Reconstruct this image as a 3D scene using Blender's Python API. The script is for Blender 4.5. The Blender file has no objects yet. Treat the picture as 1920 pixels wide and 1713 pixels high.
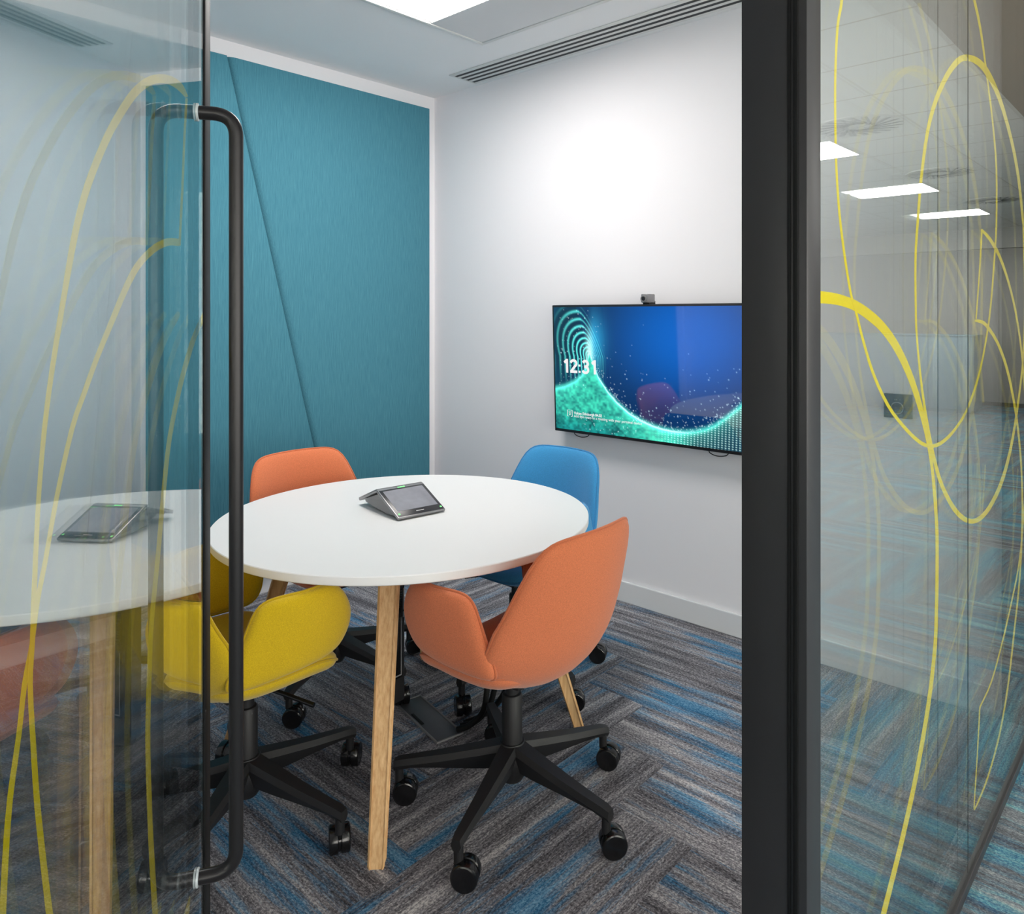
import bpy, bmesh, math, random
import numpy as np
from mathutils import Vector, Matrix
random.seed(7)
PI = math.pi
SC = bpy.context.scene
COL = SC.collection

# ------------------------------------------------------------------ dimensions (metres)
XW, YB, H = 2.926, 3.56, 2.70          # screen wall, back wall, ceiling height
XL = -0.12                              # wall behind the open door
YP0, YP1 = 0.4376, 0.5407               # glazed partition, corridor face and room face
CX1, CX0, CY0 = 13.3, -4.0, -4.35       # corridor ends and far side
TX, TY, TR, TZ = 1.512, 1.978, 0.592, 0.7344

# ------------------------------------------------------------------ materials
def srgb(r, g, b):
    f = lambda c: (c/12.92 if c <= .04045 else ((c+.055)/1.055)**2.4)
    return (f(r/255), f(g/255), f(b/255), 1)

def new_mat(name):
    m = bpy.data.materials.new(name); m.use_nodes = True
    nt = m.node_tree; nt.nodes.clear()
    out = nt.nodes.new('ShaderNodeOutputMaterial')
    return m, nt, out

def N(nt, typ, **kw):
    n = nt.nodes.new(typ)
    for k, v in kw.items():
        if k == 'op': n.operation = v
        elif k == 'blend': n.blend_type = v
        else: n.inputs[k].default_value = v
    return n

def L(nt, a, ao, b, bi): nt.links.new(a.outputs[ao], b.inputs[bi])

def simple(name, col, rough=.5, metal=0., spec=.5, noise=0., nscale=30., bump=0., bscale=200., coat=0.):
    m, nt, out = new_mat(name)
    p = N(nt, 'ShaderNodeBsdfPrincipled', Roughness=rough, Metallic=metal)
    p.inputs['Base Color'].default_value = col
    p.inputs['Specular IOR Level'].default_value = spec
    p.inputs['Coat Weight'].default_value = coat
    L(nt, p, 0, out, 0)
    tc = N(nt, 'ShaderNodeTexCoord')
    if noise:
        n = N(nt, 'ShaderNodeTexNoise', Scale=nscale, Detail=4.)
        L(nt, tc, 'Object', n, 'Vector')
        mx = N(nt, 'ShaderNodeMixRGB')
        mx.inputs[1].default_value = tuple(c*(1-noise) for c in col[:3])+(1,)
        mx.inputs[2].default_value = tuple(min(1, c*(1+noise)) for c in col[:3])+(1,)
        L(nt, n, 'Fac', mx, 0); L(nt, mx, 0, p, 'Base Color')
    if bump:
        n2 = N(nt, 'ShaderNodeTexNoise', Scale=bscale, Detail=2.)
        L(nt, tc, 'Object', n2, 'Vector')
        b = N(nt, 'ShaderNodeBump', Strength=bump, Distance=.001)
        L(nt, n2, 'Fac', b, 'Height'); L(nt, b, 0, p, 'Normal')
    return m

def emissive(name, col, strength):
    m, nt, out = new_mat(name)
    e = N(nt, 'ShaderNodeEmission', Strength=strength); e.inputs[0].default_value = col
    L(nt, e, 0, out, 0); return m

def glass_mat(name, tint, f0=.043):
    """flat architectural glass: clear tinted body with a Fresnel mirror on each face"""
    m, nt, out = new_mat(name)
    g = N(nt, 'ShaderNodeNewGeometry')
    dot = N(nt, 'ShaderNodeVectorMath', op='DOT_PRODUCT')
    L(nt, g, 'Incoming', dot, 0); L(nt, g, 'Normal', dot, 1)
    ab = N(nt, 'ShaderNodeMath', op='ABSOLUTE'); nt.links.new(dot.outputs['Value'], ab.inputs[0])
    om = N(nt, 'ShaderNodeMath', op='SUBTRACT'); om.inputs[0].default_value = 1; L(nt, ab, 0, om, 1)
    pw = N(nt, 'ShaderNodeMath', op='POWER'); L(nt, om, 0, pw, 0); pw.inputs[1].default_value = 5
    sc = N(nt, 'ShaderNodeMath', op='MULTIPLY_ADD'); L(nt, pw, 0, sc, 0)
    sc.inputs[1].default_value = 1-f0; sc.inputs[2].default_value = f0
    t = N(nt, 'ShaderNodeBsdfTransparent'); t.inputs[0].default_value = tint
    gl = N(nt, 'ShaderNodeBsdfGlossy', Roughness=0.0); gl.inputs[0].default_value = (.97, 1, .99, 1)
    mx = N(nt, 'ShaderNodeMixShader')
    L(nt, sc, 0, mx, 0); L(nt, t, 0, mx, 1); L(nt, gl, 0, mx, 2); L(nt, mx, 0, out, 0)
    return m

def fabric(name, col, mottle=.22):
    m, nt, out = new_mat(name)
    p = N(nt, 'ShaderNodeBsdfPrincipled', Roughness=.92)
    p.inputs['Specular IOR Level'].default_value = .15
    p.inputs['Sheen Weight'].default_value = .25
    p.inputs['Sheen Roughness'].default_value = .5
    tc = N(nt, 'ShaderNodeTexCoord')
    n = N(nt, 'ShaderNodeTexNoise', Scale=430., Detail=4., Roughness=.75)
    L(nt, tc, 'Object', n, 'Vector')
    r = N(nt, 'ShaderNodeValToRGB')
    r.color_ramp.elements[0].position = .3; r.color_ramp.elements[1].position = .7
    r.color_ramp.elements[0].color = tuple(c*(1-mottle) for c in col[:3])+(1,)
    r.color_ramp.elements[1].color = tuple(min(1, c*(1+mottle)) for c in col[:3])+(1,)
    L(nt, n, 'Fac', r, 0); L(nt, r, 0, p, 'Base Color')
    b = N(nt, 'ShaderNodeBump', Strength=.35, Distance=.0012); L(nt, n, 'Fac', b, 'Height'); L(nt, b, 0, p, 'Normal')
    L(nt, p, 0, out, 0); return m

def wood(name):
    m, nt, out = new_mat(name)
    p = N(nt, 'ShaderNodeBsdfPrincipled', Roughness=.5)
    p.inputs['Specular IOR Level'].default_value = .3
    tc = N(nt, 'ShaderNodeTexCoord'); mp = N(nt, 'ShaderNodeMapping')
    mp.inputs['Scale'].default_value = (130, 130, 5)
    L(nt, tc, 'Object', mp, 'Vector')
    n = N(nt, 'ShaderNodeTexNoise', Scale=1., Detail=5., Roughness=.6); L(nt, mp, 0, n, 'Vector')
    r = N(nt, 'ShaderNodeValToRGB')
    r.color_ramp.elements[0].position = .3; r.color_ramp.elements[1].position = .75
    r.color_ramp.elements[0].color = srgb(186, 144, 96); r.color_ramp.elements[1].color = srgb(222, 187, 140)
    L(nt, n, 'Fac', r, 0); L(nt, r, 0, p, 'Base Color'); L(nt, p, 0, out, 0)
    return m

def teal_cloth(name):
    m, nt, out = new_mat(name)
    p = N(nt, 'ShaderNodeBsdfPrincipled', Roughness=.95); p.inputs['Specular IOR Level'].default_value = .1
    tc = N(nt, 'ShaderNodeTexCoord'); mp = N(nt, 'ShaderNodeMapping'); mp.inputs['Scale'].default_value = (620, 620, 13)
    L(nt, tc, 'Object', mp, 'Vector')
    n = N(nt, 'ShaderNodeTexNoise', Scale=1., Detail=4., Roughness=.65); L(nt, mp, 0, n, 'Vector')
    r = N(nt, 'ShaderNodeValToRGB')
    r.color_ramp.elements[0].position = .28; r.color_ramp.elements[1].position = .75
    r.color_ramp.elements[0].color = srgb(58, 114, 133); r.color_ramp.elements[1].color = srgb(88, 145, 162)
    L(nt, n, 'Fac', r, 0); L(nt, r, 0, p, 'Base Color')
    b = N(nt, 'ShaderNodeBump', Strength=.25, Distance=.001); L(nt, n, 'Fac', b, 'Height'); L(nt, b, 0, p, 'Normal')
    L(nt, p, 0, out, 0); return m

def carpet(name, greys, blues, blue_lo, blue_hi):
    """plank carpet: yarn streaks run along each plank (UV.x), colour bands across it"""
    m, nt, out = new_mat(name)
    p = N(nt, 'ShaderNodeBsdfPrincipled', Roughness=1.); p.inputs['Specular IOR Level'].default_value = .05
    uv = N(nt, 'ShaderNodeUVMap'); uv.uv_map = 'plank'
    def nz(sx, sy, det, rgh, off=0):
        mp = N(nt, 'ShaderNodeMapping'); mp.inputs['Scale'].default_value = (sx, sy, 1); mp.inputs['Location'].default_value = (off, off*.7, 0)
        L(nt, uv, 0, mp, 'Vector')
        n = N(nt, 'ShaderNodeTexNoise', Scale=1., Detail=det, Roughness=rgh); L(nt, mp, 0, n, 'Vector'); return n
    band = nz(1.1, 20, 5., .70)                       # grey banding
    fine = nz(16, 210, 3., .8, 3.1)                     # single yarns
    grain = nz(120, 190, 3., .85, 9.)                    # tufts
    patch = nz(1.5, 8.5, 4., .62, 21.)                 # where blue shows
    patch2 = nz(2.2, 60, 3., .7, 5.)
    a1 = N(nt, 'ShaderNodeMath', op='MULTIPLY_ADD'); L(nt, fine, 'Fac', a1, 0); a1.inputs[1].default_value = .40; L(nt, band, 'Fac', a1, 2)
    a2 = N(nt, 'ShaderNodeMath', op='MULTIPLY_ADD'); L(nt, grain, 'Fac', a2, 0); a2.inputs[1].default_value = 1.15; L(nt, a1, 0, a2, 2)
    sb = N(nt, 'ShaderNodeMath', op='MULTIPLY'); L(nt, a2, 0, sb, 0); sb.inputs[1].default_value = 1/2.55
    r = N(nt, 'ShaderNodeValToRGB'); el = r.color_ramp.elements
    el[0].position = greys[0][0]; el[0].color = greys[0][1]; el[1].position = greys[-1][0]; el[1].color = greys[-1][1]
    for pos, c in greys[1:-1]:
        e = el.new(pos); e.color = c
    L(nt, sb, 0, r, 0)
    rb = N(nt, 'ShaderNodeValToRGB'); eb = rb.color_ramp.elements
    eb[0].position = blues[0][0]; eb[0].color = blues[0][1]; eb[1].position = blues[-1][0]; eb[1].color = blues[-1][1]
    for pos, c in blues[1:-1]:
        e = eb.new(pos); e.color = c
    L(nt, sb, 0, rb, 0)
    pm = N(nt, 'ShaderNodeMath', op='MULTIPLY_ADD'); L(nt, patch2, 'Fac', pm, 0); pm.inputs[1].default_value = .35; L(nt, patch, 'Fac', pm, 2)
    pf = N(nt, 'ShaderNodeMath', op='MULTIPLY_ADD'); L(nt, fine, 'Fac', pf, 0); pf.inputs[1].default_value = .30; L(nt, pm, 0, pf, 2)
    mr = N(nt, 'ShaderNodeMapRange'); L(nt, pf, 0, mr, 0)
    mr.inputs[1].default_value = blue_lo; mr.inputs[2].default_value = blue_hi
    mx = N(nt, 'ShaderNodeMixRGB'); L(nt, mr, 0, mx, 0); L(nt, r, 0, mx, 1); L(nt, rb, 0, mx, 2)
    L(nt, mx, 0, p, 'Base Color')
    b = N(nt, 'ShaderNodeBump', Strength=.5, Distance=.003); L(nt, grain, 'Fac', b, 'Height'); L(nt, b, 0, p, 'Normal')
    L(nt, p, 0, out, 0); return m

def tile_ceiling(name):
    m, nt, out = new_mat(name)
    p = N(nt, 'ShaderNodeBsdfPrincipled', Roughness=.8)
    tc = N(nt, 'ShaderNodeTexCoord'); sx = N(nt, 'ShaderNodeSeparateXYZ'); L(nt, tc, 'Object', sx, 0)
    def line(o, off):
        a = N(nt, 'ShaderNodeMath', op='ADD'); L(nt, sx, o, a, 0); a.inputs[1].default_value = off
        d = N(nt, 'ShaderNodeMath', op='DIVIDE'); L(nt, a, 0, d, 0); d.inputs[1].default_value = .6
        f = N(nt, 'ShaderNodeMath', op='FRACT'); L(nt, d, 0, f, 0)
        g = N(nt, 'ShaderNodeMath', op='LESS_THAN'); L(nt, f, 0, g, 0); g.inputs[1].default_value = .025; return g
    gx, gy = line('X', 50.), line('Y', 60.05)
    mx = N(nt, 'ShaderNodeMath', op='MAXIMUM'); L(nt, gx, 0, mx, 0); L(nt, gy, 0, mx, 1)
    c = N(nt, 'ShaderNodeMixRGB'); c.inputs[1].default_value = srgb(236, 235, 232); c.inputs[2].default_value = srgb(205, 198, 188)
    L(nt, mx, 0, c, 0); L(nt, c, 0, p, 'Base Color'); L(nt, p, 0, out, 0); return m

M = {}
M['wall'] = simple('wall_paint', srgb(238, 236, 240), .85, spec=.2, bump=.05, bscale=300)
M['ceil'] = simple('ceiling_paint', srgb(246, 245, 246), .9, spec=.2, bump=.04, bscale=300)
M['base'] = simple('baseboard_gloss', srgb(226, 227, 230), .35, bump=.02)
M['teal'] = teal_cloth('teal_fabric')
M['black'] = simple('black_powder_coat', srgb(44, 44, 46), .42, spec=.5, noise=.08, nscale=14, bump=.03, bscale=900)
M['blackpl'] = simple('black_nylon', srgb(26, 26, 28), .5, spec=.4, bump=.03, bscale=700)
M['gloss'] = simple('black_gloss_cap', srgb(18, 18, 20), .18, spec=.5, noise=.05)
M['tube'] = simple('black_handle_coat', srgb(28, 27, 29), .34, spec=.3, noise=.05)
M['seal'] = simple('black_rubber_seal', srgb(15, 16, 17), .6, spec=.25, noise=.05)
M['top'] = simple('white_laminate', srgb(236, 236, 236), .38, spec=.35, noise=.006, nscale=3)
M['oak'] = wood('pale_oak')
M['orange'] = fabric('orange_wool', srgb(208, 118, 80))
M['orangep'] = fabric('orange_piping', srgb(192, 106, 70))
M['blue'] = fabric('blue_wool', srgb(64, 150, 206))
M['bluep'] = fabric('blue_piping', srgb(54, 134, 190))
M['yellow'] = fabric('yellow_wool', srgb(194, 164, 24))
M['yellowp'] = fabric('yellow_piping', srgb(178, 148, 18))
M['glass'] = glass_mat('door_glass', (.985, .993, .990, 1), .14)
M['glass2'] = glass_mat('partition_glass', (.982, .992, .988, 1))
M['yel'] = simple('yellow_vinyl', srgb(255, 240, 24), .5, spec=.3, noise=.02)
_nt = M['yel'].node_tree; _p = [n for n in _nt.nodes if n.type == 'BSDF_PRINCIPLED'][0]; _o = [n for n in _nt.nodes if n.type == 'OUTPUT_MATERIAL'][0]
_t = N(_nt, 'ShaderNodeBsdfTranslucent'); _t.inputs[0].default_value = srgb(255, 242, 30)
_m = N(_nt, 'ShaderNodeMixShader'); _m.inputs[0].default_value = .45
L(_nt, _p, 0, _m, 1); L(_nt, _t, 0, _m, 2); L(_nt, _m, 0, _o, 0)
M['acryl'] = simple('clear_washer', srgb(190, 200, 204), .15, spec=.6, noise=.03)
M['tvb'] = simple('screen_bezel', srgb(34, 34, 37), .3, noise=.05)
M['alu'] = simple('grey_aluminium', srgb(150, 150, 152), .38, metal=.85, noise=.06, nscale=60)
M['grey'] = simple('grey_plastic', srgb(120, 120, 122), .45, noise=.06)
M['darkgl'] = simple('dark_glass', srgb(32, 33, 38), .30, spec=.4, noise=.04)
M['ctrlgl'] = simple('console_display', srgb(128, 130, 140), .35, spec=.5, noise=.3, nscale=26)  # ceiling reflection on the dark display, painted in as lighter grey
M['led'] = emissive('green_led', (.25, 1, .3, 1), 1.6)
M['slot'] = simple('dark_slot', srgb(60, 62, 64), .8, noise=.05)
M['trimw'] = simple('white_metal', srgb(222, 222, 220), .5, noise=.01)
M['grille'] = simple('perforated_grey', srgb(218, 218, 220), .6, noise=.04, nscale=400)
M['panel_light'] = emissive('room_light_panel', (1, .955, .91, 1), 23.5)
M['corr_light'] = emissive('corridor_light_panel', (1, .965, .92, 1), 24.0)
M['cab'] = simple('grey_laminate', srgb(178, 176, 174), .5, noise=.02)
M['cabgap'] = simple('cabinet_gap', srgb(120, 118, 116), .6, noise=.02)
M['bluebox'] = simple('blue_grey_laminate', srgb(120, 150, 168), .6, noise=.03)
M['palebox'] = simple('pale_grey_laminate', srgb(205, 208, 212), .6, noise=.03)
M['beige'] = simple('beige_plaster', srgb(172, 160, 148), .85, noise=.02)
M['tiles'] = tile_ceiling('ceiling_tiles')
M['cwall'] = simple('corridor_paint', srgb(216, 214, 210), .85, noise=.01)
M['carpet'] = carpet('grey_blue_carpet',
    [(.38, srgb(36, 36, 40)), (.46, srgb(94, 93, 98)), (.52, srgb(140, 138, 144)), (.60, srgb(210, 207, 208))],
    [(.38, srgb(24, 54, 80)), (.48, srgb(54, 110, 148)), (.60, srgb(132, 174, 204))], .835, .965)
M['carpet2'] = carpet('aqua_blue_carpet',
    [(.36, srgb(58, 56, 58)), (.46, srgb(98, 100, 106)), (.54, srgb(132, 140, 146)), (.64, srgb(190, 194, 192))],
    [(.36, srgb(28, 64, 100)), (.45, srgb(58, 108, 144)), (.53, srgb(104, 158, 172)), (.64, srgb(176, 214, 208))], .78, .92)

# ------------------------------------------------------------------ mesh helpers
def tag(o, label=None, cat=None, group=None, kind=None):
    if label: o['label'] = label
    if cat: o['category'] = cat
    if group: o['group'] = group
    if kind: o['kind'] = kind
    return o

def obj(name, bm, mats, parent=None, smooth=True, angle=38, loc=None, rz=0.):
    me = bpy.data.meshes.new(name)
    bmesh.ops.recalc_face_normals(bm, faces=bm.faces[:])
    bm.to_mesh(me); bm.free()
    for m in (mats if isinstance(mats, (list, tuple)) else [mats]): me.materials.append(m)
    if smooth:
        for p in me.polygons: p.use_smooth = True
        me.set_sharp_from_angle(angle=math.radians(angle))
    o = bpy.data.objects.new(name, me); COL.objects.link(o)
    if parent: o.parent = parent
    if loc: o.location = loc
    o.rotation_euler = (0, 0, rz)
    return o

def empty(name, loc=(0, 0, 0), rz=0., parent=None):
    o = bpy.data.objects.new(name, None); COL.objects.link(o)
    o.location = loc; o.rotation_euler = (0, 0, rz); o.empty_display_size = .1
    if parent: o.parent = parent
    return o

def add_box(bm, x0, x1, y0, y1, z0, z1, bev=0., mat=0, mtx=None, seg=2):
    r = bmesh.ops.create_cube(bm, size=1.)
    vs = r['verts']
    for v in vs:
        v.co = Vector(((x0+x1)/2+v.co.x*(x1-x0), (y0+y1)/2+v.co.y*(y1-y0), (z0+z1)/2+v.co.z*(z1-z0)))
    fs = set(f for v in vs for f in v.link_faces)
    es = set(e for v in vs for e in v.link_edges)
    if bev:
        q = bmesh.ops.bevel(bm, geom=list(es), offset=bev, segments=seg, affect='EDGES', profile=.5)
        fs = set(f for f in q['faces']) | set(f for f in fs if f.is_valid)
        vs = list(set(v for f in fs for v in f.verts))
    for f in fs: f.material_index = mat
    if mtx is not None:
        for v in set(v for f in fs for v in f.verts): v.co = mtx @ v.co
    return vs

def box(x0, x1, y0, y1, z0, z1, bev=0., mtx=None):
    bm = bmesh.new(); add_box(bm, x0, x1, y0, y1, z0, z1, bev, mtx=mtx); return bm

def add_rings(bm, rings, cap=True, mat=0, closed=True):
    """skin a list of equal-length point rings"""
    vr = [[bm.verts.new(p) for p in r] for r in rings]
    n = len(vr[0])
    for a, b in zip(vr, vr[1:]):
        for i in range(n if closed else n-1):
            f = bm.faces.new((a[i], a[(i+1) % n], b[(i+1) % n], b[i])); f.material_index = mat
    if cap and closed:
        f = bm.faces.new(vr[0][::-1]); f.material_index = mat
        f = bm.faces.new(vr[-1]); f.material_index = mat
    return vr

def add_lathe(bm, prof, n=32, mtx=None, mat=0, cap=True):
    rings = []
    for r, z in prof:
        ring = [Vector((r*math.cos(2*PI*i/n), r*math.sin(2*PI*i/n), z)) for i in range(n)]
        rings.append([mtx @ p for p in ring] if mtx is not None else ring)
    return add_rings(bm, rings, cap, mat)

def add_tube(bm, pts, r, n=12, mat=0, cap=True, closed=False):
    pts = [Vector(p) for p in pts]; k = len(pts)
    T = []
    for i in range(k):
        a = pts[(i-1) % k] if closed or i > 0 else pts[i]
        b = pts[(i+1) % k] if closed or i < k-1 else pts[i]
        T.append((b-a).normalized())
    ref = Vector((0, 0, 1)) if abs(T[0].z) < .9 else Vector((1, 0, 0))
    u = T[0].cross(ref).normalized(); rings = []
    for i in range(k):
        u = (u - T[i]*u.dot(T[i])).normalized(); w = T[i].cross(u)
        rr = r[i] if isinstance(r, (list, tuple)) else r
        rings.append([pts[i]+rr*(math.cos(2*PI*j/n)*u+math.sin(2*PI*j/n)*w) for j in range(n)])
    if closed: rings.append(rings[0])
    if closed:
        vr = [[bm.verts.new(p) for p in rg] for rg in rings[:-1]]
        for a in range(k):
            A, B = vr[a], vr[(a+1) % k]
            for i in range(n):
                f = bm.faces.new((A[i], A[(i+1) % n], B[(i+1) % n], B[i])); f.material_index = mat
        return vr
    return add_rings(bm, rings, cap, mat)

def fillet_path(pts, rad, n=8):
    out = [Vector(pts[0])]
    for a, b, c in zip(pts, pts[1:], pts[2:]):
        a, b, c = Vector(a), Vector(b), Vector(c)
        p, q = b+(a-b).normalized()*rad, b+(c-b).normalized()*rad
        for i in range(n+1):
            t = i/n; out.append((1-t)**2*p+2*t*(1-t)*b+t*t*q)
    out.append(Vector(pts[-1])); return out

def spline(P, n=6):
    P = [Vector(p) for p in P]; Q = [2*P[0]-P[1]]+P+[2*P[-1]-P[-2]]; out = []
    for i in range(1, len(Q)-2):
        a, b, c, d = Q[i-1:i+3]
        for k in range(n):
            t = k/n; out.append(.5*((2*b)+(-a+c)*t+(2*a-5*b+4*c-d)*t*t+(-a+3*b-3*c+d)*t**3))
    out.append(P[-1]); return out

def add_pillow(bm, S, T, corner=.45, nth=72, K=9, mat=0, edge_pow=6., back=1., front=1.):
    """padded panel: S(a, b) is the mid surface over [-1, 1]^2, T its thickness; the outline is a rounded rectangle.
    returns the rim points and normals (for piping)."""
    def nrm(a, b):
        e = .01
        du = S(min(1.2, a+e), b)-S(a-e, b); dv = S(a, b+e)-S(a, b-e)
        n = du.cross(dv); return n.normalized()
    bd = []
    for i in range(nth):
        th = 2*PI*i/nth; c, s = math.cos(th), math.sin(th)
        q = 2/corner
        k = (abs(c)**q+abs(s)**q)**(-1/q)
        bd.append((k*c, k*s))
    rhos = [1-(1-j/K)**1.0 for j in range(1, K+1)]
    rhos = [math.sin(r*PI/2)**.9 if r < 1 else 1. for r in rhos]
    fr, bk = [], []
    c0, n0 = S(0, 0), nrm(0, 0)
    cf, cb = bm.verts.new(c0+n0*T/2*front), bm.verts.new(c0-n0*T/2*back)
    rim = []
    for rho in rhos:
        t = T/2*max(0., 1-rho**edge_pow)**.5
        A, B = [], []
        for a, b in bd:
            p = S(a*rho, b*rho); nn = nrm(a*rho, b*rho)
            if rho == 1.:
                v = bm.verts.new(p); A.append(v); B.append(v); rim.append((p, nn))
            else:
                A.append(bm.verts.new(p+nn*t*front)); B.append(bm.verts.new(p-nn*t*back))
        fr.append(A); bk.append(B)
    for i in range(nth):
        j = (i+1) % nth
        f = bm.faces.new((cf, fr[0][i], fr[0][j])); f.material_index = mat
        f = bm.faces.new((cb, bk[0][j], bk[0][i])); f.material_index = mat
        for X, fl in ((fr, 0), (bk, 1)):
            for a, b in zip(X, X[1:]):
                q = (a[i], b[i], b[j], a[j]) if not fl else (a[j], b[j], b[i], a[i])
                f = bm.faces.new(q); f.material_index = mat
    return rim

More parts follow.
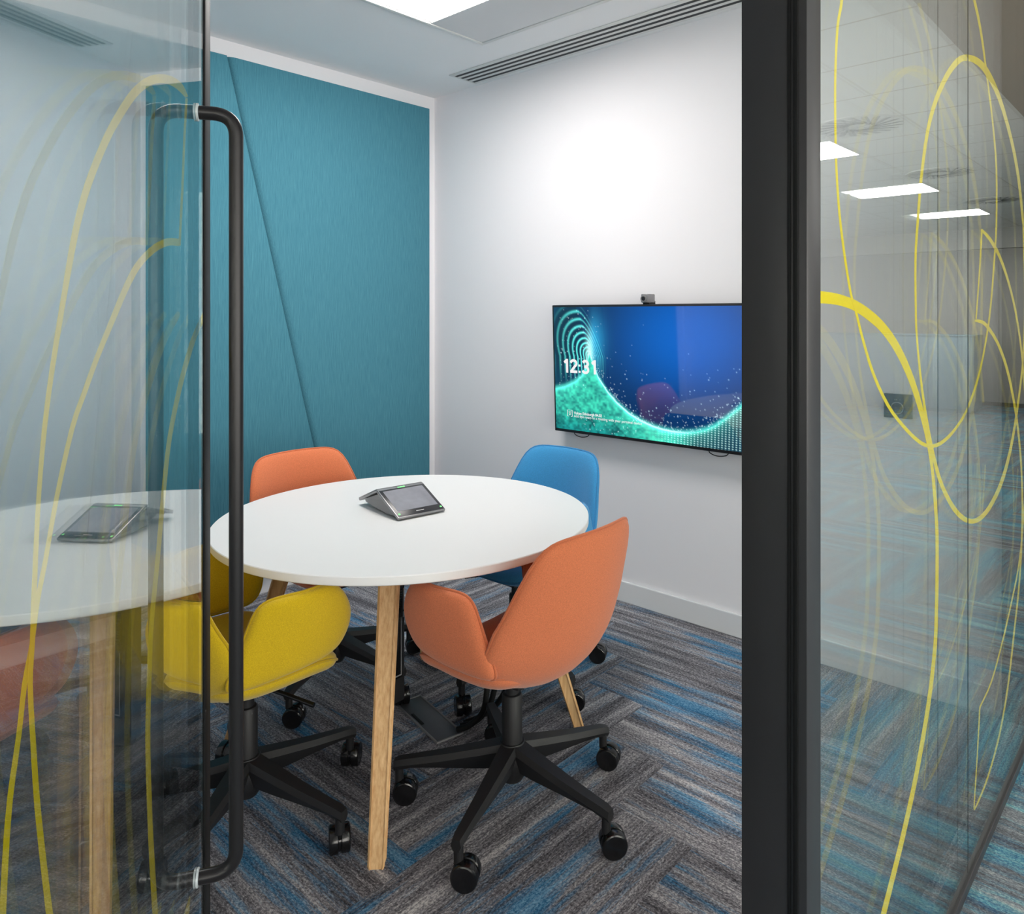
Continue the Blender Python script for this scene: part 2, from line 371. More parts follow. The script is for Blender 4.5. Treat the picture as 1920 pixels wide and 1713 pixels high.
def ribbon(name, ea, eb, place, thick, mat, parent):
    """thin vinyl strip between two edge polylines; place(u, z, d) maps plane coordinates to space"""
    bm = bmesh.new()
    rows = [[bm.verts.new(place(u, z, d)) for (u, z), d in ((a, 0), (b, 0), (b, thick), (a, thick))] for a, b in zip(ea, eb)]
    for A, B in zip(rows, rows[1:]):
        for i in range(4): bm.faces.new((A[i], A[(i+1) % 4], B[(i+1) % 4], B[i]))
    bm.faces.new(rows[0][::-1]); bm.faces.new(rows[-1])
    return obj(name, bm, mat, parent, smooth=False)
DOOR_DECALS = [
  ([(1.2394,1.7122),(1.2279,1.7145),(1.2160,1.7168),(1.2001,1.7175),(1.1801,1.7161),(1.1576,1.7131),(1.1325,1.7086),(1.1053,1.7026),(1.0763,1.6953),(1.0472,1.6868),(1.0196,1.6776),(0.9932,1.6678),(0.9681,1.6574),(0.9447,1.6466),(0.9223,1.6352),(0.9008,1.6231),(0.8800,1.6099),(0.8602,1.5962),(0.8422,1.5833),(0.8266,1.5718),(0.8121,1.5605),(0.7969,1.5476),(0.7796,1.5318),(0.7618,1.5147),(0.7463,1.4985),(0.7341,1.4839),(0.7238,1.4697),(0.7143,1.4549),(0.7057,1.4391),(0.6978,1.4227),(0.6896,1.4048),(0.6800,1.3845),(0.6701,1.3630),(0.6616,1.3436),(0.6551,1.3278),(0.6499,1.3136),(0.6452,1.2989),(0.6410,1.2833),(0.6373,1.2671),(0.6339,1.2497),(0.6306,1.2294),(0.6276,1.2078),(0.6252,1.1887),(0.6235,1.1733),(0.6224,1.1601),(0.6212,1.1484),(0.6196,1.1391),(0.6179,1.1310),(0.6173,1.1208),(0.6183,1.1067),(0.6204,1.0904),(0.6227,1.0738),(0.6247,1.0582),(0.6270,1.0424),(0.6303,1.0241),(0.6356,1.0004),(0.6420,0.9738),(0.6477,0.9511),(0.6514,0.9364),(0.6542,0.9261),(0.6571,0.9157)],
   [(1.2210,1.7050),(1.1998,1.7033),(1.1800,1.7018),(1.1615,1.6997),(1.1439,1.6972),(1.1267,1.6945),(1.1087,1.6909),(1.0885,1.6864),(1.0679,1.6813),(1.0484,1.6757),(1.0293,1.6695),(1.0100,1.6626),(0.9903,1.6547),(0.9699,1.6458),(0.9494,1.6360),(0.9291,1.6251),(0.9081,1.6125),(0.8872,1.5989),(0.8678,1.5856),(0.8510,1.5739),(0.8356,1.5627),(0.8194,1.5496),(0.8007,1.5335),(0.7816,1.5161),(0.7651,1.4996),(0.7520,1.4849),(0.7409,1.4706),(0.7304,1.4555),(0.7207,1.4395),(0.7115,1.4227),(0.7021,1.4045),(0.6916,1.3838),(0.6809,1.3621),(0.6719,1.3424),(0.6650,1.3264),(0.6594,1.3120),(0.6545,1.2972),(0.6499,1.2814),(0.6458,1.2652),(0.6422,1.2475),(0.6392,1.2269),(0.6365,1.2049),(0.6344,1.1853),(0.6327,1.1697),(0.6315,1.1564),(0.6302,1.1445),(0.6285,1.1349),(0.6267,1.1268),(0.6262,1.1166),(0.6275,1.1023),(0.6300,1.0855),(0.6328,1.0684),(0.6352,1.0524),(0.6379,1.0361),(0.6417,1.0173),(0.6475,0.9929),(0.6546,0.9654),(0.6609,0.9419),(0.6652,0.9266),(0.6685,0.9158),(0.6718,0.9048)]),
  ([(1.2215,1.7047),(1.2048,1.6407),(1.1884,1.5601),(1.1687,1.4814)],
   [(1.2388,1.7093),(1.2215,1.6443),(1.2047,1.5625),(1.1844,1.4827)]),
  ([(1.1852,1.4915),(1.1673,1.4906),(1.1483,1.4896),(1.1278,1.4879),(1.1078,1.4858),(1.0868,1.4831),(1.0646,1.4793),(1.0411,1.4746),(1.0165,1.4690),(0.9920,1.4624),(0.9676,1.4549),(0.9435,1.4467),(0.9217,1.4379),(0.9033,1.4287),(0.8870,1.4192),(0.8710,1.4092),(0.8547,1.3984),(0.8387,1.3873),(0.8230,1.3763),(0.8072,1.3654),(0.7916,1.3546),(0.7772,1.3443),(0.7646,1.3347),(0.7530,1.3255),(0.7418,1.3165),(0.7312,1.3085),(0.7209,1.3005),(0.7099,1.2898),(0.6976,1.2745),(0.6849,1.2571),(0.6738,1.2406),(0.6647,1.2255),(0.6568,1.2112),(0.6499,1.1988),(0.6438,1.1893),(0.6385,1.1816),(0.6339,1.1737),(0.6302,1.1649),(0.6272,1.1560),(0.6237,1.1475),(0.6192,1.1400),(0.6142,1.1328),(0.6096,1.1247),(0.6061,1.1151),(0.6030,1.1047),(0.5994,1.0939),(0.5945,1.0830),(0.5892,1.0719),(0.5847,1.0605),(0.5814,1.0489),(0.5789,1.0371),(0.5766,1.0246),(0.5746,1.0113),(0.5729,0.9974),(0.5712,0.9836)],
   [(1.1758,1.4809),(1.1579,1.4798),(1.1421,1.4789),(1.1274,1.4777),(1.1126,1.4762),(1.0984,1.4745),(1.0816,1.4719),(1.0608,1.4681),(1.0385,1.4636),(1.0157,1.4580),(0.9916,1.4512),(0.9675,1.4435),(0.9457,1.4354),(0.9269,1.4267),(0.9096,1.4174),(0.8923,1.4073),(0.8748,1.3965),(0.8575,1.3853),(0.8404,1.3741),(0.8232,1.3631),(0.8063,1.3522),(0.7911,1.3420),(0.7780,1.3323),(0.7660,1.3230),(0.7544,1.3138),(0.7432,1.3057),(0.7324,1.2978),(0.7210,1.2872),(0.7081,1.2719),(0.6948,1.2543),(0.6832,1.2377),(0.6738,1.2225),(0.6657,1.2080),(0.6586,1.1955),(0.6523,1.1859),(0.6469,1.1781),(0.6422,1.1702),(0.6384,1.1614),(0.6353,1.1524),(0.6317,1.1437),(0.6273,1.1359),(0.6226,1.1284),(0.6182,1.1202),(0.6146,1.1105),(0.6114,1.1000),(0.6077,1.0891),(0.6029,1.0778),(0.5978,1.0663),(0.5934,1.0547),(0.5904,1.0428),(0.5880,1.0307),(0.5860,1.0179),(0.5842,1.0042),(0.5827,0.9898),(0.5812,0.9755)]),
  ([(1.3926,1.3886),(1.3867,1.3866),(1.3811,1.3853),(1.3719,1.3826),(1.3552,1.3772),(1.3339,1.3701),(1.3128,1.3624),(1.2947,1.3554),(1.2767,1.3478),(1.2553,1.3370),(1.2287,1.3219),(1.1997,1.3043),(1.1721,1.2853),(1.1457,1.2648),(1.1205,1.2432),(1.0998,1.2220),(1.0854,1.2026),(1.0747,1.1831),(1.0635,1.1604),(1.0500,1.1317),(1.0362,1.1003),(1.0238,1.0727),(1.0130,1.0521),(1.0034,1.0348),(0.9954,1.0162),(0.9893,0.9947),(0.9847,0.9719),(0.9811,0.9489),(0.9779,0.9267),(0.9756,0.9042),(0.9751,0.8794),(0.9772,0.8508),(0.9811,0.8195),(0.9858,0.7876),(0.9913,0.7537),(0.9977,0.7188),(1.0037,0.6885),(1.0087,0.6665),(1.0133,0.6495),(1.0180,0.6322)],
   [(1.4039,1.3886),(1.4104,1.3868),(1.4166,1.3843),(1.4139,1.3800),(1.3986,1.3737),(1.3768,1.3663),(1.3551,1.3586),(1.3366,1.3515),(1.3179,1.3440),(1.2953,1.3331),(1.2666,1.3179),(1.2351,1.3000),(1.2053,1.2808),(1.1768,1.2601),(1.1496,1.2382),(1.1274,1.2168),(1.1123,1.1971),(1.1011,1.1773),(1.0894,1.1541),(1.0753,1.1248),(1.0608,1.0927),(1.0477,1.0645),(1.0363,1.0435),(1.0262,1.0258),(1.0179,1.0070),(1.0119,0.9849),(1.0077,0.9615),(1.0044,0.9378),(1.0015,0.9148),(0.9996,0.8915),(0.9995,0.8659),(1.0017,0.8367),(1.0056,0.8047),(1.0107,0.7717),(1.0174,0.7363),(1.0254,0.6995),(1.0326,0.6676),(1.0381,0.6447),(1.0429,0.6271),(1.0477,0.6094)]),
  ([(1.2624,0.4898),(1.2325,0.4948),(1.2051,0.4980)],
   [(1.2691,0.4845),(1.2632,0.4705),(1.2562,0.4567)]),
]
PANE_DECALS = [
  ([(1.2289,1.9175),(1.2278,1.9088),(1.2266,1.9001),(1.2243,1.8900),(1.2197,1.8787),(1.2138,1.8658),(1.2087,1.8487),(1.2050,1.8252),(1.2021,1.7976),(1.2001,1.7704),(1.1993,1.7449),(1.1995,1.7196),(1.2001,1.6946),(1.2010,1.6697),(1.2023,1.6450),(1.2047,1.6203),(1.2082,1.5953),(1.2128,1.5701),(1.2185,1.5457),(1.2254,1.5221),(1.2335,1.4992),(1.2419,1.4773),(1.2508,1.4558),(1.2601,1.4354),(1.2686,1.4187),(1.2754,1.4088),(1.2814,1.4029),(1.2886,1.3945),(1.2977,1.3808),(1.3083,1.3642),(1.3213,1.3456),(1.3374,1.3242),(1.3562,1.3005),(1.3776,1.2772),(1.4025,1.2546),(1.4304,1.2324),(1.4592,1.2118),(1.4883,1.1940),(1.5183,1.1782),(1.5492,1.1631),(1.5819,1.1478),(1.6161,1.1331),(1.6488,1.1204),(1.6782,1.1104),(1.7063,1.1027),(1.7361,1.0967),(1.7675,1.0924),(1.7997,1.0903),(1.8332,1.0905),(1.8689,1.0930),(1.9065,1.0978),(1.9454,1.1051),(1.9867,1.1146),(2.0301,1.1269),(2.0728,1.1428),(2.1140,1.1633),(2.1541,1.1878),(2.1908,1.2140),(2.2223,1.2413),(2.2498,1.2703),(2.2751,1.3009),(2.2989,1.3325),(2.3203,1.3656),(2.3399,1.4021),(2.3577,1.4443),(2.3735,1.4898),(2.3871,1.5329),(2.3988,1.5685),(2.4084,1.6015),(2.4148,1.6404),(2.4187,1.6909),(2.4195,1.7470),(2.4148,1.7994),(2.4032,1.8434),(2.3863,1.8830),(2.3667,1.9218),(2.3442,1.9607),(2.3192,1.9984),(2.2943,2.0352),(2.2711,2.0721),(2.2480,2.1082),(2.2225,2.1407),(2.1931,2.1677),(2.1619,2.1912),(2.1315,2.2140)],
   [(1.2407,1.9212),(1.2396,1.9124),(1.2385,1.9036),(1.2359,1.8930),(1.2308,1.8813),(1.2245,1.8684),(1.2190,1.8513),(1.2149,1.8277),(1.2115,1.7999),(1.2092,1.7725),(1.2083,1.7469),(1.2085,1.7216),(1.2092,1.6964),(1.2101,1.6714),(1.2114,1.6466),(1.2138,1.6218),(1.2174,1.5967),(1.2220,1.5715),(1.2277,1.5470),(1.2348,1.5233),(1.2429,1.5003),(1.2514,1.4784),(1.2604,1.4568),(1.2697,1.4363),(1.2783,1.4196),(1.2849,1.4099),(1.2908,1.4041),(1.2984,1.3955),(1.3080,1.3816),(1.3191,1.3650),(1.3328,1.3464),(1.3494,1.3250),(1.3688,1.3013),(1.3908,1.2781),(1.4162,1.2557),(1.4446,1.2336),(1.4738,1.2133),(1.5031,1.1958),(1.5332,1.1804),(1.5645,1.1655),(1.5976,1.1505),(1.6317,1.1362),(1.6638,1.1241),(1.6913,1.1152),(1.7154,1.1089),(1.7394,1.1042),(1.7643,1.1009),(1.7899,1.0991),(1.8187,1.0990),(1.8518,1.1009),(1.8882,1.1048),(1.9268,1.1112),(1.9679,1.1201),(2.0111,1.1317),(2.0534,1.1469),(2.0944,1.1669),(2.1343,1.1908),(2.1710,1.2166),(2.2029,1.2435),(2.2309,1.2720),(2.2566,1.3022),(2.2802,1.3335),(2.3012,1.3663),(2.3203,1.4024),(2.3378,1.4443),(2.3533,1.4894),(2.3668,1.5321),(2.3783,1.5675),(2.3877,1.6001),(2.3940,1.6386),(2.3978,1.6886),(2.3986,1.7443),(2.3940,1.7961),(2.3826,1.8397),(2.3660,1.8790),(2.3467,1.9174),(2.3248,1.9561),(2.3004,1.9936),(2.2754,2.0301),(2.2509,2.0663),(2.2259,2.1014),(2.1988,2.1329),(2.1682,2.1589),(2.1358,2.1815),(2.1042,2.2036)]),
  ([(1.1056,1.4009),(1.1174,1.4010),(1.1290,1.4011),(1.1435,1.4010),(1.1632,1.4008),(1.1858,1.4004),(1.2086,1.3993),(1.2319,1.3976),(1.2562,1.3951),(1.2803,1.3917),(1.3046,1.3870),(1.3297,1.3812),(1.3548,1.3746),(1.3792,1.3677),(1.4031,1.3603),(1.4270,1.3516),(1.4515,1.3412),(1.4762,1.3294),(1.5007,1.3162),(1.5248,1.3017),(1.5486,1.2856),(1.5719,1.2684),(1.5949,1.2498),(1.6173,1.2300),(1.6385,1.2095),(1.6590,1.1876),(1.6782,1.1649),(1.6947,1.1445),(1.7066,1.1288),(1.7154,1.1157),(1.7239,1.1016),(1.7334,1.0855),(1.7426,1.0683),(1.7510,1.0498),(1.7582,1.0298),(1.7645,1.0085),(1.7705,0.9850),(1.7769,0.9591),(1.7830,0.9312),(1.7873,0.9010),(1.7887,0.8663),(1.7882,0.8296),(1.7873,0.7976),(1.7864,0.7749),(1.7850,0.7569),(1.7830,0.7378),(1.7814,0.7157),(1.7791,0.6924),(1.7736,0.6671),(1.7638,0.6386),(1.7509,0.6083),(1.7358,0.5788),(1.7188,0.5509),(1.6999,0.5241),(1.6800,0.4982),(1.6597,0.4735),(1.6386,0.4498),(1.6163,0.4268),(1.5919,0.4040),(1.5665,0.3820),(1.5429,0.3625),(1.5230,0.3472),(1.5046,0.3340),(1.4840,0.3196),(1.4594,0.3025),(1.4330,0.2844),(1.4074,0.2668)],
   [(1.1074,1.4204),(1.1193,1.4204),(1.1319,1.4204),(1.1476,1.4201),(1.1681,1.4196),(1.1927,1.4188),(1.2191,1.4173),(1.2456,1.4149),(1.2733,1.4117),(1.3017,1.4074),(1.3302,1.4018),(1.3585,1.3953),(1.3859,1.3880),(1.4122,1.3801),(1.4381,1.3714),(1.4638,1.3612),(1.4897,1.3495),(1.5153,1.3365),(1.5403,1.3221),(1.5646,1.3063),(1.5881,1.2892),(1.6108,1.2710),(1.6329,1.2516),(1.6542,1.2309),(1.6743,1.2097),(1.6931,1.1870),(1.7105,1.1639),(1.7253,1.1431),(1.7362,1.1270),(1.7442,1.1136),(1.7517,1.0993),(1.7593,1.0830),(1.7664,1.0658),(1.7735,1.0470),(1.7811,1.0267),(1.7887,1.0049),(1.7957,0.9809),(1.8024,0.9547),(1.8086,0.9262),(1.8129,0.8955),(1.8143,0.8603),(1.8138,0.8230),(1.8129,0.7907),(1.8119,0.7676),(1.8104,0.7495),(1.8086,0.7301),(1.8074,0.7076),(1.8059,0.6837),(1.8010,0.6576),(1.7916,0.6283),(1.7789,0.5973),(1.7642,0.5671),(1.7473,0.5386),(1.7285,0.5111),(1.7087,0.4846),(1.6884,0.4593),(1.6672,0.4350),(1.6448,0.4116),(1.6202,0.3882),(1.5947,0.3657),(1.5709,0.3458),(1.5508,0.3301),(1.5323,0.3166),(1.5118,0.3017),(1.4873,0.2840),(1.4612,0.2651),(1.4358,0.2468)]),
  ([(2.8276,1.6785),(2.8035,1.7271),(2.7798,1.7750),(2.7512,1.8191),(2.7168,1.8575),(2.6783,1.8919),(2.6347,1.9242),(2.5842,1.9561),(2.5298,1.9858),(2.4777,2.0099),(2.4291,2.0276),(2.3824,2.0404),(2.3389,2.0494),(2.2998,2.0550),(2.2619,2.0573),(2.2210,2.0562),(2.1746,2.0516),(2.1270,2.0438),(2.0834,2.0346),(2.0448,2.0246),(2.0076,2.0122),(1.9726,1.9969),(1.9380,1.9786),(1.9038,1.9578),(1.8710,1.9353),(1.8392,1.9110),(1.8084,1.8848),(1.7808,1.8583),(1.7573,1.8324),(1.7366,1.8059),(1.7180,1.7766),(1.7010,1.7426),(1.6860,1.7058),(1.6732,1.6699),(1.6630,1.6355),(1.6548,1.6017),(1.6479,1.5705),(1.6418,1.5444),(1.6369,1.5205),(1.6341,1.4925),(1.6340,1.4550),(1.6360,1.4132),(1.6387,1.3776),(1.6414,1.3547),(1.6448,1.3379),(1.6498,1.3191),(1.6567,1.2944),(1.6653,1.2674),(1.6751,1.2401),(1.6862,1.2128),(1.6986,1.1851),(1.7120,1.1579),(1.7264,1.1311),(1.7420,1.1047),(1.7584,1.0796),(1.7751,1.0563),(1.7927,1.0344),(1.8126,1.0132),(1.8356,0.9923),(1.8610,0.9721),(1.8875,0.9530),(1.9145,0.9351),(1.9432,0.9181),(1.9751,0.9019),(2.0112,0.8861),(2.0519,0.8709),(2.0971,0.8577),(2.1445,0.8480),(2.1918,0.8421),(2.2383,0.8399),(2.2842,0.8414),(2.3304,0.8465),(2.3773,0.8552),(2.4266,0.8675),(2.4774,0.8839),(2.5264,0.9052),(2.5719,0.9318),(2.6148,0.9636),(2.6555,0.9999),(2.6945,1.0429),(2.7308,1.0906),(2.7623,1.1364),(2.7873,1.1746),(2.8070,1.2102),(2.8231,1.2532),(2.8369,1.3068),(2.8469,1.3677),(2.8508,1.4357),(2.8456,1.5125),(2.8343,1.5955),(2.8231,1.6778)],
   [(2.7914,1.6745),(2.7648,1.7222),(2.7386,1.7691),(2.7084,1.8120),(2.6738,1.8495),(2.6356,1.8831),(2.5919,1.9145),(2.5403,1.9453),(2.4845,1.9736),(2.4303,1.9960),(2.3786,2.0114),(2.3284,2.0217),(2.2826,2.0285),(2.2437,2.0324),(2.2096,2.0332),(2.1766,2.0318),(2.1415,2.0283),(2.1065,2.0229),(2.0750,2.0166),(2.0513,2.0109),(2.0325,2.0051),(2.0082,1.9952),(1.9763,1.9796),(1.9414,1.9602),(1.9070,1.9385),(1.8733,1.9144),(1.8405,1.8884),(1.8108,1.8618),(1.7851,1.8358),(1.7622,1.8092),(1.7416,1.7797),(1.7229,1.7454),(1.7063,1.7082),(1.6923,1.6719),(1.6811,1.6372),(1.6722,1.6032),(1.6647,1.5717),(1.6578,1.5453),(1.6523,1.5213),(1.6488,1.4933),(1.6481,1.4555),(1.6494,1.4134),(1.6516,1.3777),(1.6541,1.3547),(1.6575,1.3379),(1.6628,1.3190),(1.6702,1.2942),(1.6796,1.2671),(1.6903,1.2396),(1.7027,1.2121),(1.7166,1.1842),(1.7316,1.1567),(1.7476,1.1297),(1.7649,1.1030),(1.7827,1.0777),(1.8005,1.0543),(1.8188,1.0323),(1.8394,1.0112),(1.8636,0.9906),(1.8904,0.9706),(1.9183,0.9517),(1.9464,0.9342),(1.9753,0.9181),(2.0057,0.9034),(2.0389,0.8895),(2.0730,0.8772),(2.1051,0.8680),(2.1362,0.8616),(2.1700,0.8570),(2.2072,0.8549),(2.2477,0.8559),(2.2908,0.8601),(2.3362,0.8680),(2.3846,0.8794),(2.4348,0.8949),(2.4839,0.9150),(2.5309,0.9403),(2.5763,0.9706),(2.6195,1.0058),(2.6605,1.0476),(2.6987,1.0944),(2.7319,1.1395),(2.7584,1.1771),(2.7791,1.2122),(2.7958,1.2546),(2.8097,1.3076),(2.8194,1.3679),(2.8231,1.4352),(2.8180,1.5113),(2.8069,1.5935),(2.7958,1.6752)]),
  ([(2.2257,1.6091),(2.2031,1.5092),(2.1619,1.3723)],
   [(2.2441,1.6105),(2.2181,1.5097),(2.1764,1.3720)]),
  ([(2.2200,1.6066),(2.2505,1.6010),(2.2810,1.5954),(2.3141,1.5878),(2.3525,1.5777),(2.3946,1.5652),(2.4374,1.5495),(2.4805,1.5295),(2.5241,1.5059),(2.5665,1.4796),(2.6064,1.4515),(2.6446,1.4208),(2.6810,1.3860),(2.7159,1.3465),(2.7487,1.3028),(2.7780,1.2549),(2.8017,1.2018),(2.8215,1.1447),(2.8415,1.0869)],
   [(2.2376,1.6120),(2.2720,1.6075),(2.3081,1.6028),(2.3463,1.5954),(2.3864,1.5847),(2.4282,1.5713),(2.4704,1.5545),(2.5127,1.5337),(2.5553,1.5093),(2.5966,1.4824),(2.6361,1.4537),(2.6740,1.4225),(2.7101,1.3871),(2.7442,1.3471),(2.7760,1.3028),(2.8048,1.2543),(2.8287,1.2007),(2.8490,1.1430),(2.8695,1.0847)]),
  ([(2.1571,1.3653),(2.1738,1.3645),(2.1890,1.3638),(2.2060,1.3623),(2.2251,1.3608),(2.2438,1.3589),(2.2706,1.3531),(2.3113,1.3411),(2.3608,1.3245),(2.4097,1.3045),(2.4549,1.2814),(2.4991,1.2546),(2.5414,1.2242),(2.5817,1.1890),(2.6196,1.1500),(2.6540,1.1102),(2.6838,1.0709),(2.7096,1.0312),(2.7319,0.9907),(2.7510,0.9503),(2.7665,0.9094),(2.7779,0.8656),(2.7857,0.8181),(2.7892,0.7679),(2.7868,0.7153),(2.7776,0.6588),(2.7625,0.6004),(2.7427,0.5456),(2.7177,0.4975),(2.6885,0.4532),(2.6579,0.4088),(2.6277,0.3616),(2.5963,0.3146),(2.5621,0.2723),(2.5250,0.2361),(2.4856,0.2045),(2.4433,0.1779),(2.3961,0.1561),(2.3468,0.1390),(2.3013,0.1265),(2.2595,0.1192),(2.2210,0.1161),(2.1904,0.1141),(2.1712,0.1127),(2.1589,0.1124),(2.1467,0.1121)],
   [(2.1580,1.3708),(2.1749,1.3711),(2.1937,1.3713),(2.2151,1.3704),(2.2379,1.3689),(2.2658,1.3659),(2.2991,1.3585),(2.3417,1.3456),(2.3917,1.3281),(2.4412,1.3070),(2.4872,1.2830),(2.5322,1.2555),(2.5749,1.2243),(2.6152,1.1884),(2.6529,1.1488),(2.6868,1.1084),(2.7160,1.0686),(2.7409,1.0284),(2.7623,0.9875),(2.7802,0.9468),(2.7944,0.9056),(2.8048,0.8614),(2.8124,0.8135),(2.8162,0.7627),(2.8139,0.7095),(2.8045,0.6524),(2.7891,0.5935),(2.7690,0.5382),(2.7436,0.4897),(2.7138,0.4451),(2.6827,0.4004),(2.6520,0.3529),(2.6201,0.3055),(2.5853,0.2629),(2.5475,0.2265),(2.5075,0.1947),(2.4644,0.1680),(2.4163,0.1461),(2.3661,0.1290),(2.3198,0.1165),(2.2774,0.1092),(2.2383,0.1060),(2.2068,0.1044),(2.1858,0.1039),(2.1712,0.1048),(2.1569,0.1057)]),
  ([(2.1575,0.1087),(2.1926,0.2264),(2.2242,0.3435)],
   [(2.1461,0.1146),(2.1809,0.2318),(2.2091,0.3497)]),
  ([(2.2234,0.3431),(2.2690,0.3470),(2.3162,0.3511),(2.3646,0.3602),(2.4151,0.3783),(2.4666,0.4020),(2.5141,0.4257),(2.5529,0.4460),(2.5867,0.4659),(2.6230,0.4891),(2.6675,0.5170),(2.7153,0.5488),(2.7579,0.5852),(2.7905,0.6272),(2.8167,0.6736),(2.8392,0.7215),(2.8575,0.7703),(2.8717,0.8204),(2.8861,0.8709)],
   [(2.2098,0.3500),(2.2549,0.3540),(2.3014,0.3582),(2.3487,0.3673),(2.3984,0.3852),(2.4491,0.4089),(2.4960,0.4326),(2.5343,0.4528),(2.5676,0.4726),(2.6034,0.4958),(2.6474,0.5236),(2.6945,0.5552),(2.7362,0.5913),(2.7683,0.6329),(2.7941,0.6789),(2.8163,0.7265),(2.8343,0.7750),(2.8483,0.8247),(2.8625,0.8748)]),
]
SEED = 11
# ------------------------------------------------------------------ room shell
def struct(name, bm, mats, parent=None, smooth=False):
    o = obj(name, bm, mats, parent, smooth)
    if not parent: o['kind'] = 'structure'
    return o

def plank_floor(name, rect, org, mat, W=.25, LN=1.0):
    x0, x1, y0, y1 = rect; bm = bmesh.new(); uvl = bm.loops.layers.uv.new('plank'); rnd = random.Random(SEED)
    R = int(max(x1-x0, y1-y0)/W)+8
    def put(ax, bx, ay, by, alongx):
        X0, X1, Y0, Y1 = max(ax, x0), min(bx, x1), max(ay, y0), min(by, y1)
        off = (rnd.uniform(0, 200), rnd.uniform(0, 200))
        if X1-X0 < 1e-4 or Y1-Y0 < 1e-4: return
        vs = [bm.verts.new(p) for p in ((X0, Y0, 0), (X1, Y0, 0), (X1, Y1, 0), (X0, Y1, 0))]
        f = bm.faces.new(vs)
        for l in f.loops:
            c = l.vert.co
            l[uvl].uv = (c.x+off[0], c.y+off[1]) if alongx else (c.y+off[0], c.x+off[1])
    for j in range(-14, 15):
        for k in range(-R*2, R*2):
            ox, oy = org[0]+k*W+j*LN, org[1]+k*W-j*LN
            if ox > x1+2 or ox < x0-2 or oy > y1+2 or oy < y0-2: continue
            put(ox, ox+LN, oy, oy+W, True)
            put(ox, ox+W, oy+W, oy+W+LN, False)
    me = bpy.data.meshes.new(name); bm.to_mesh(me); bm.free(); me.materials.append(mat)
    o = bpy.data.objects.new(name, me); COL.objects.link(o); o['kind'] = 'structure'; return o

plank_floor('floor', (XL-.1, XW+.08, .49, YB+.1), (1.19, 1.514), M['carpet'])
plank_floor('floor_corridor', (CX0, CX1, CY0, .49), (1.30, 1.10), M['carpet2'])
struct('wall_back', box(XL-.1, XW+.1, YB, YB+.1, 0, H+.1), M['wall'])
struct('wall_right', box(XW, XW+.1, YP1, YB, 0, H+.1), M['wall'])
struct('wall_left', box(XL-.1, XL, YP0, YB, 0, H+.1), M['wall'])
struct('ceiling', box(XL, XW, YP0, YB, H, H+.1), M['ceil'])
bm = bmesh.new(); add_box(bm, XW-.014, XW, YP1, YB-.014, 0, .1, .004); struct('baseboard_right', bm, M['base'])
bm = bmesh.new(); add_box(bm, XL, XW-.014, YB-.014, YB, 0, .1, .004); struct('baseboard_back', bm, M['base'])
bm = bmesh.new(); add_box(bm, XL, XL+.014, YP1, YB-.014, 0, .1, .004); struct('baseboard_left', bm, M['base'])

# corridor shell
struct('ceiling_corridor', box(CX0, CX1, CY0, -.05, H, H+.1), M['tiles'])
bm = bmesh.new(); add_box(bm, CX0, XL-.1, -.05, YP0, H, H+.1); add_box(bm, XL-.1, CX1, -.05, YP0, H, H+.1)
struct('ceiling_margin', bm, M['beige'])
bm = bmesh.new(); add_box(bm, CX0, 5.2, CY0-.1, CY0, 0, .25); add_box(bm, CX0, 5.2, CY0-.1, CY0, 2.55, H+.1); add_box(bm, 5.2, CX1, CY0-.1, CY0, 0, H+.1)
struct('wall_corridor_far', bm, M['cwall'])
for i in range(4):  # invented window row, out of view, added to bring in fill daylight
    wx0, wx1 = CX0+i*2.3, CX0+(i+1)*2.3
    w = empty('window_%d' % (i+3), ((wx0+wx1)/2, CY0-.05, 0)); w['kind'] = 'structure'
    obj('pane', box(-1.12, 1.12, -.006, .006, .28, 2.52), M['glass2'], w, smooth=False)
    bm = bmesh.new()
    for a in ((-1.15, -1.10, .25, 2.55), (1.10, 1.15, .25, 2.55), (-1.10, 1.10, .25, .30), (-1.10, 1.10, 2.50, 2.55)): add_box(bm, a[0], a[1], -.04, .04, a[2], a[3], .002)
    obj('frame', bm, M['trimw'], w)
    lt = bpy.data.lights.new('window_portal', 'AREA'); lt.shape = 'RECTANGLE'; lt.size = 2.2; lt.size_y = 2.2; lt.cycles.is_portal = True
    lo = bpy.data.objects.new('window_portal', lt); COL.objects.link(lo); lo.location = ((wx0+wx1)/2, CY0-.02, 1.4); lo.rotation_euler = (PI/2, 0, 0)
struct('wall_corridor_end', box(CX1, CX1+.1, CY0-.1, YP0, 0, H+.1), M['cwall'])
struct('wall_corridor_start', box(CX0-.1, CX0, CY0-.1, YP0, 0, H+.1), M['cwall'])
struct('wall_corridor_near', box(CX0, XL-.1, YP0, YP0+.1, 0, H+.1), M['cwall'])
struct('wall_corridor_beyond', box(XW+.1, CX1, YP0, YP0+.1, 0, H+.1), M['beige'])

# ------------------------------------------------------------------ glazed partition
XJ = 1.0427                               # doorway face of the jamb
bm = bmesh.new()
add_box(bm, XJ, 1.094, YP0, YP1, 0, H, .0015)
t = struct('trim_1', bm, M['black'], smooth=True)
bm = bmesh.new()
add_box(bm, XJ-.0035, XJ, .4500, .4575, 0, 2.62, .0012); add_box(bm, XJ-.002, XJ, .4610, .4665, 0, 2.62, .0008)
obj('door_seal', bm, M['seal'], t)
bm = bmesh.new(); add_box(bm, 1.094, XW+.03, YP0, .459, 0, .026, .002); add_box(bm, 1.094, XW, .519, YP1, 0, .026, .002)
struct('trim_2', bm, M['black'], smooth=True)
bm = bmesh.new(); add_box(bm, XL, XW+.03, YP0, YP1, 2.64, H, .002)
struct('trim_3', bm, M['black'], smooth=True)
bm = bmesh.new(); add_box(bm, XW-.006, XW+.1, YP0+.002, YP1, 0, 2.64, .002)
struct('trim_4', bm, M['black'], smooth=True)
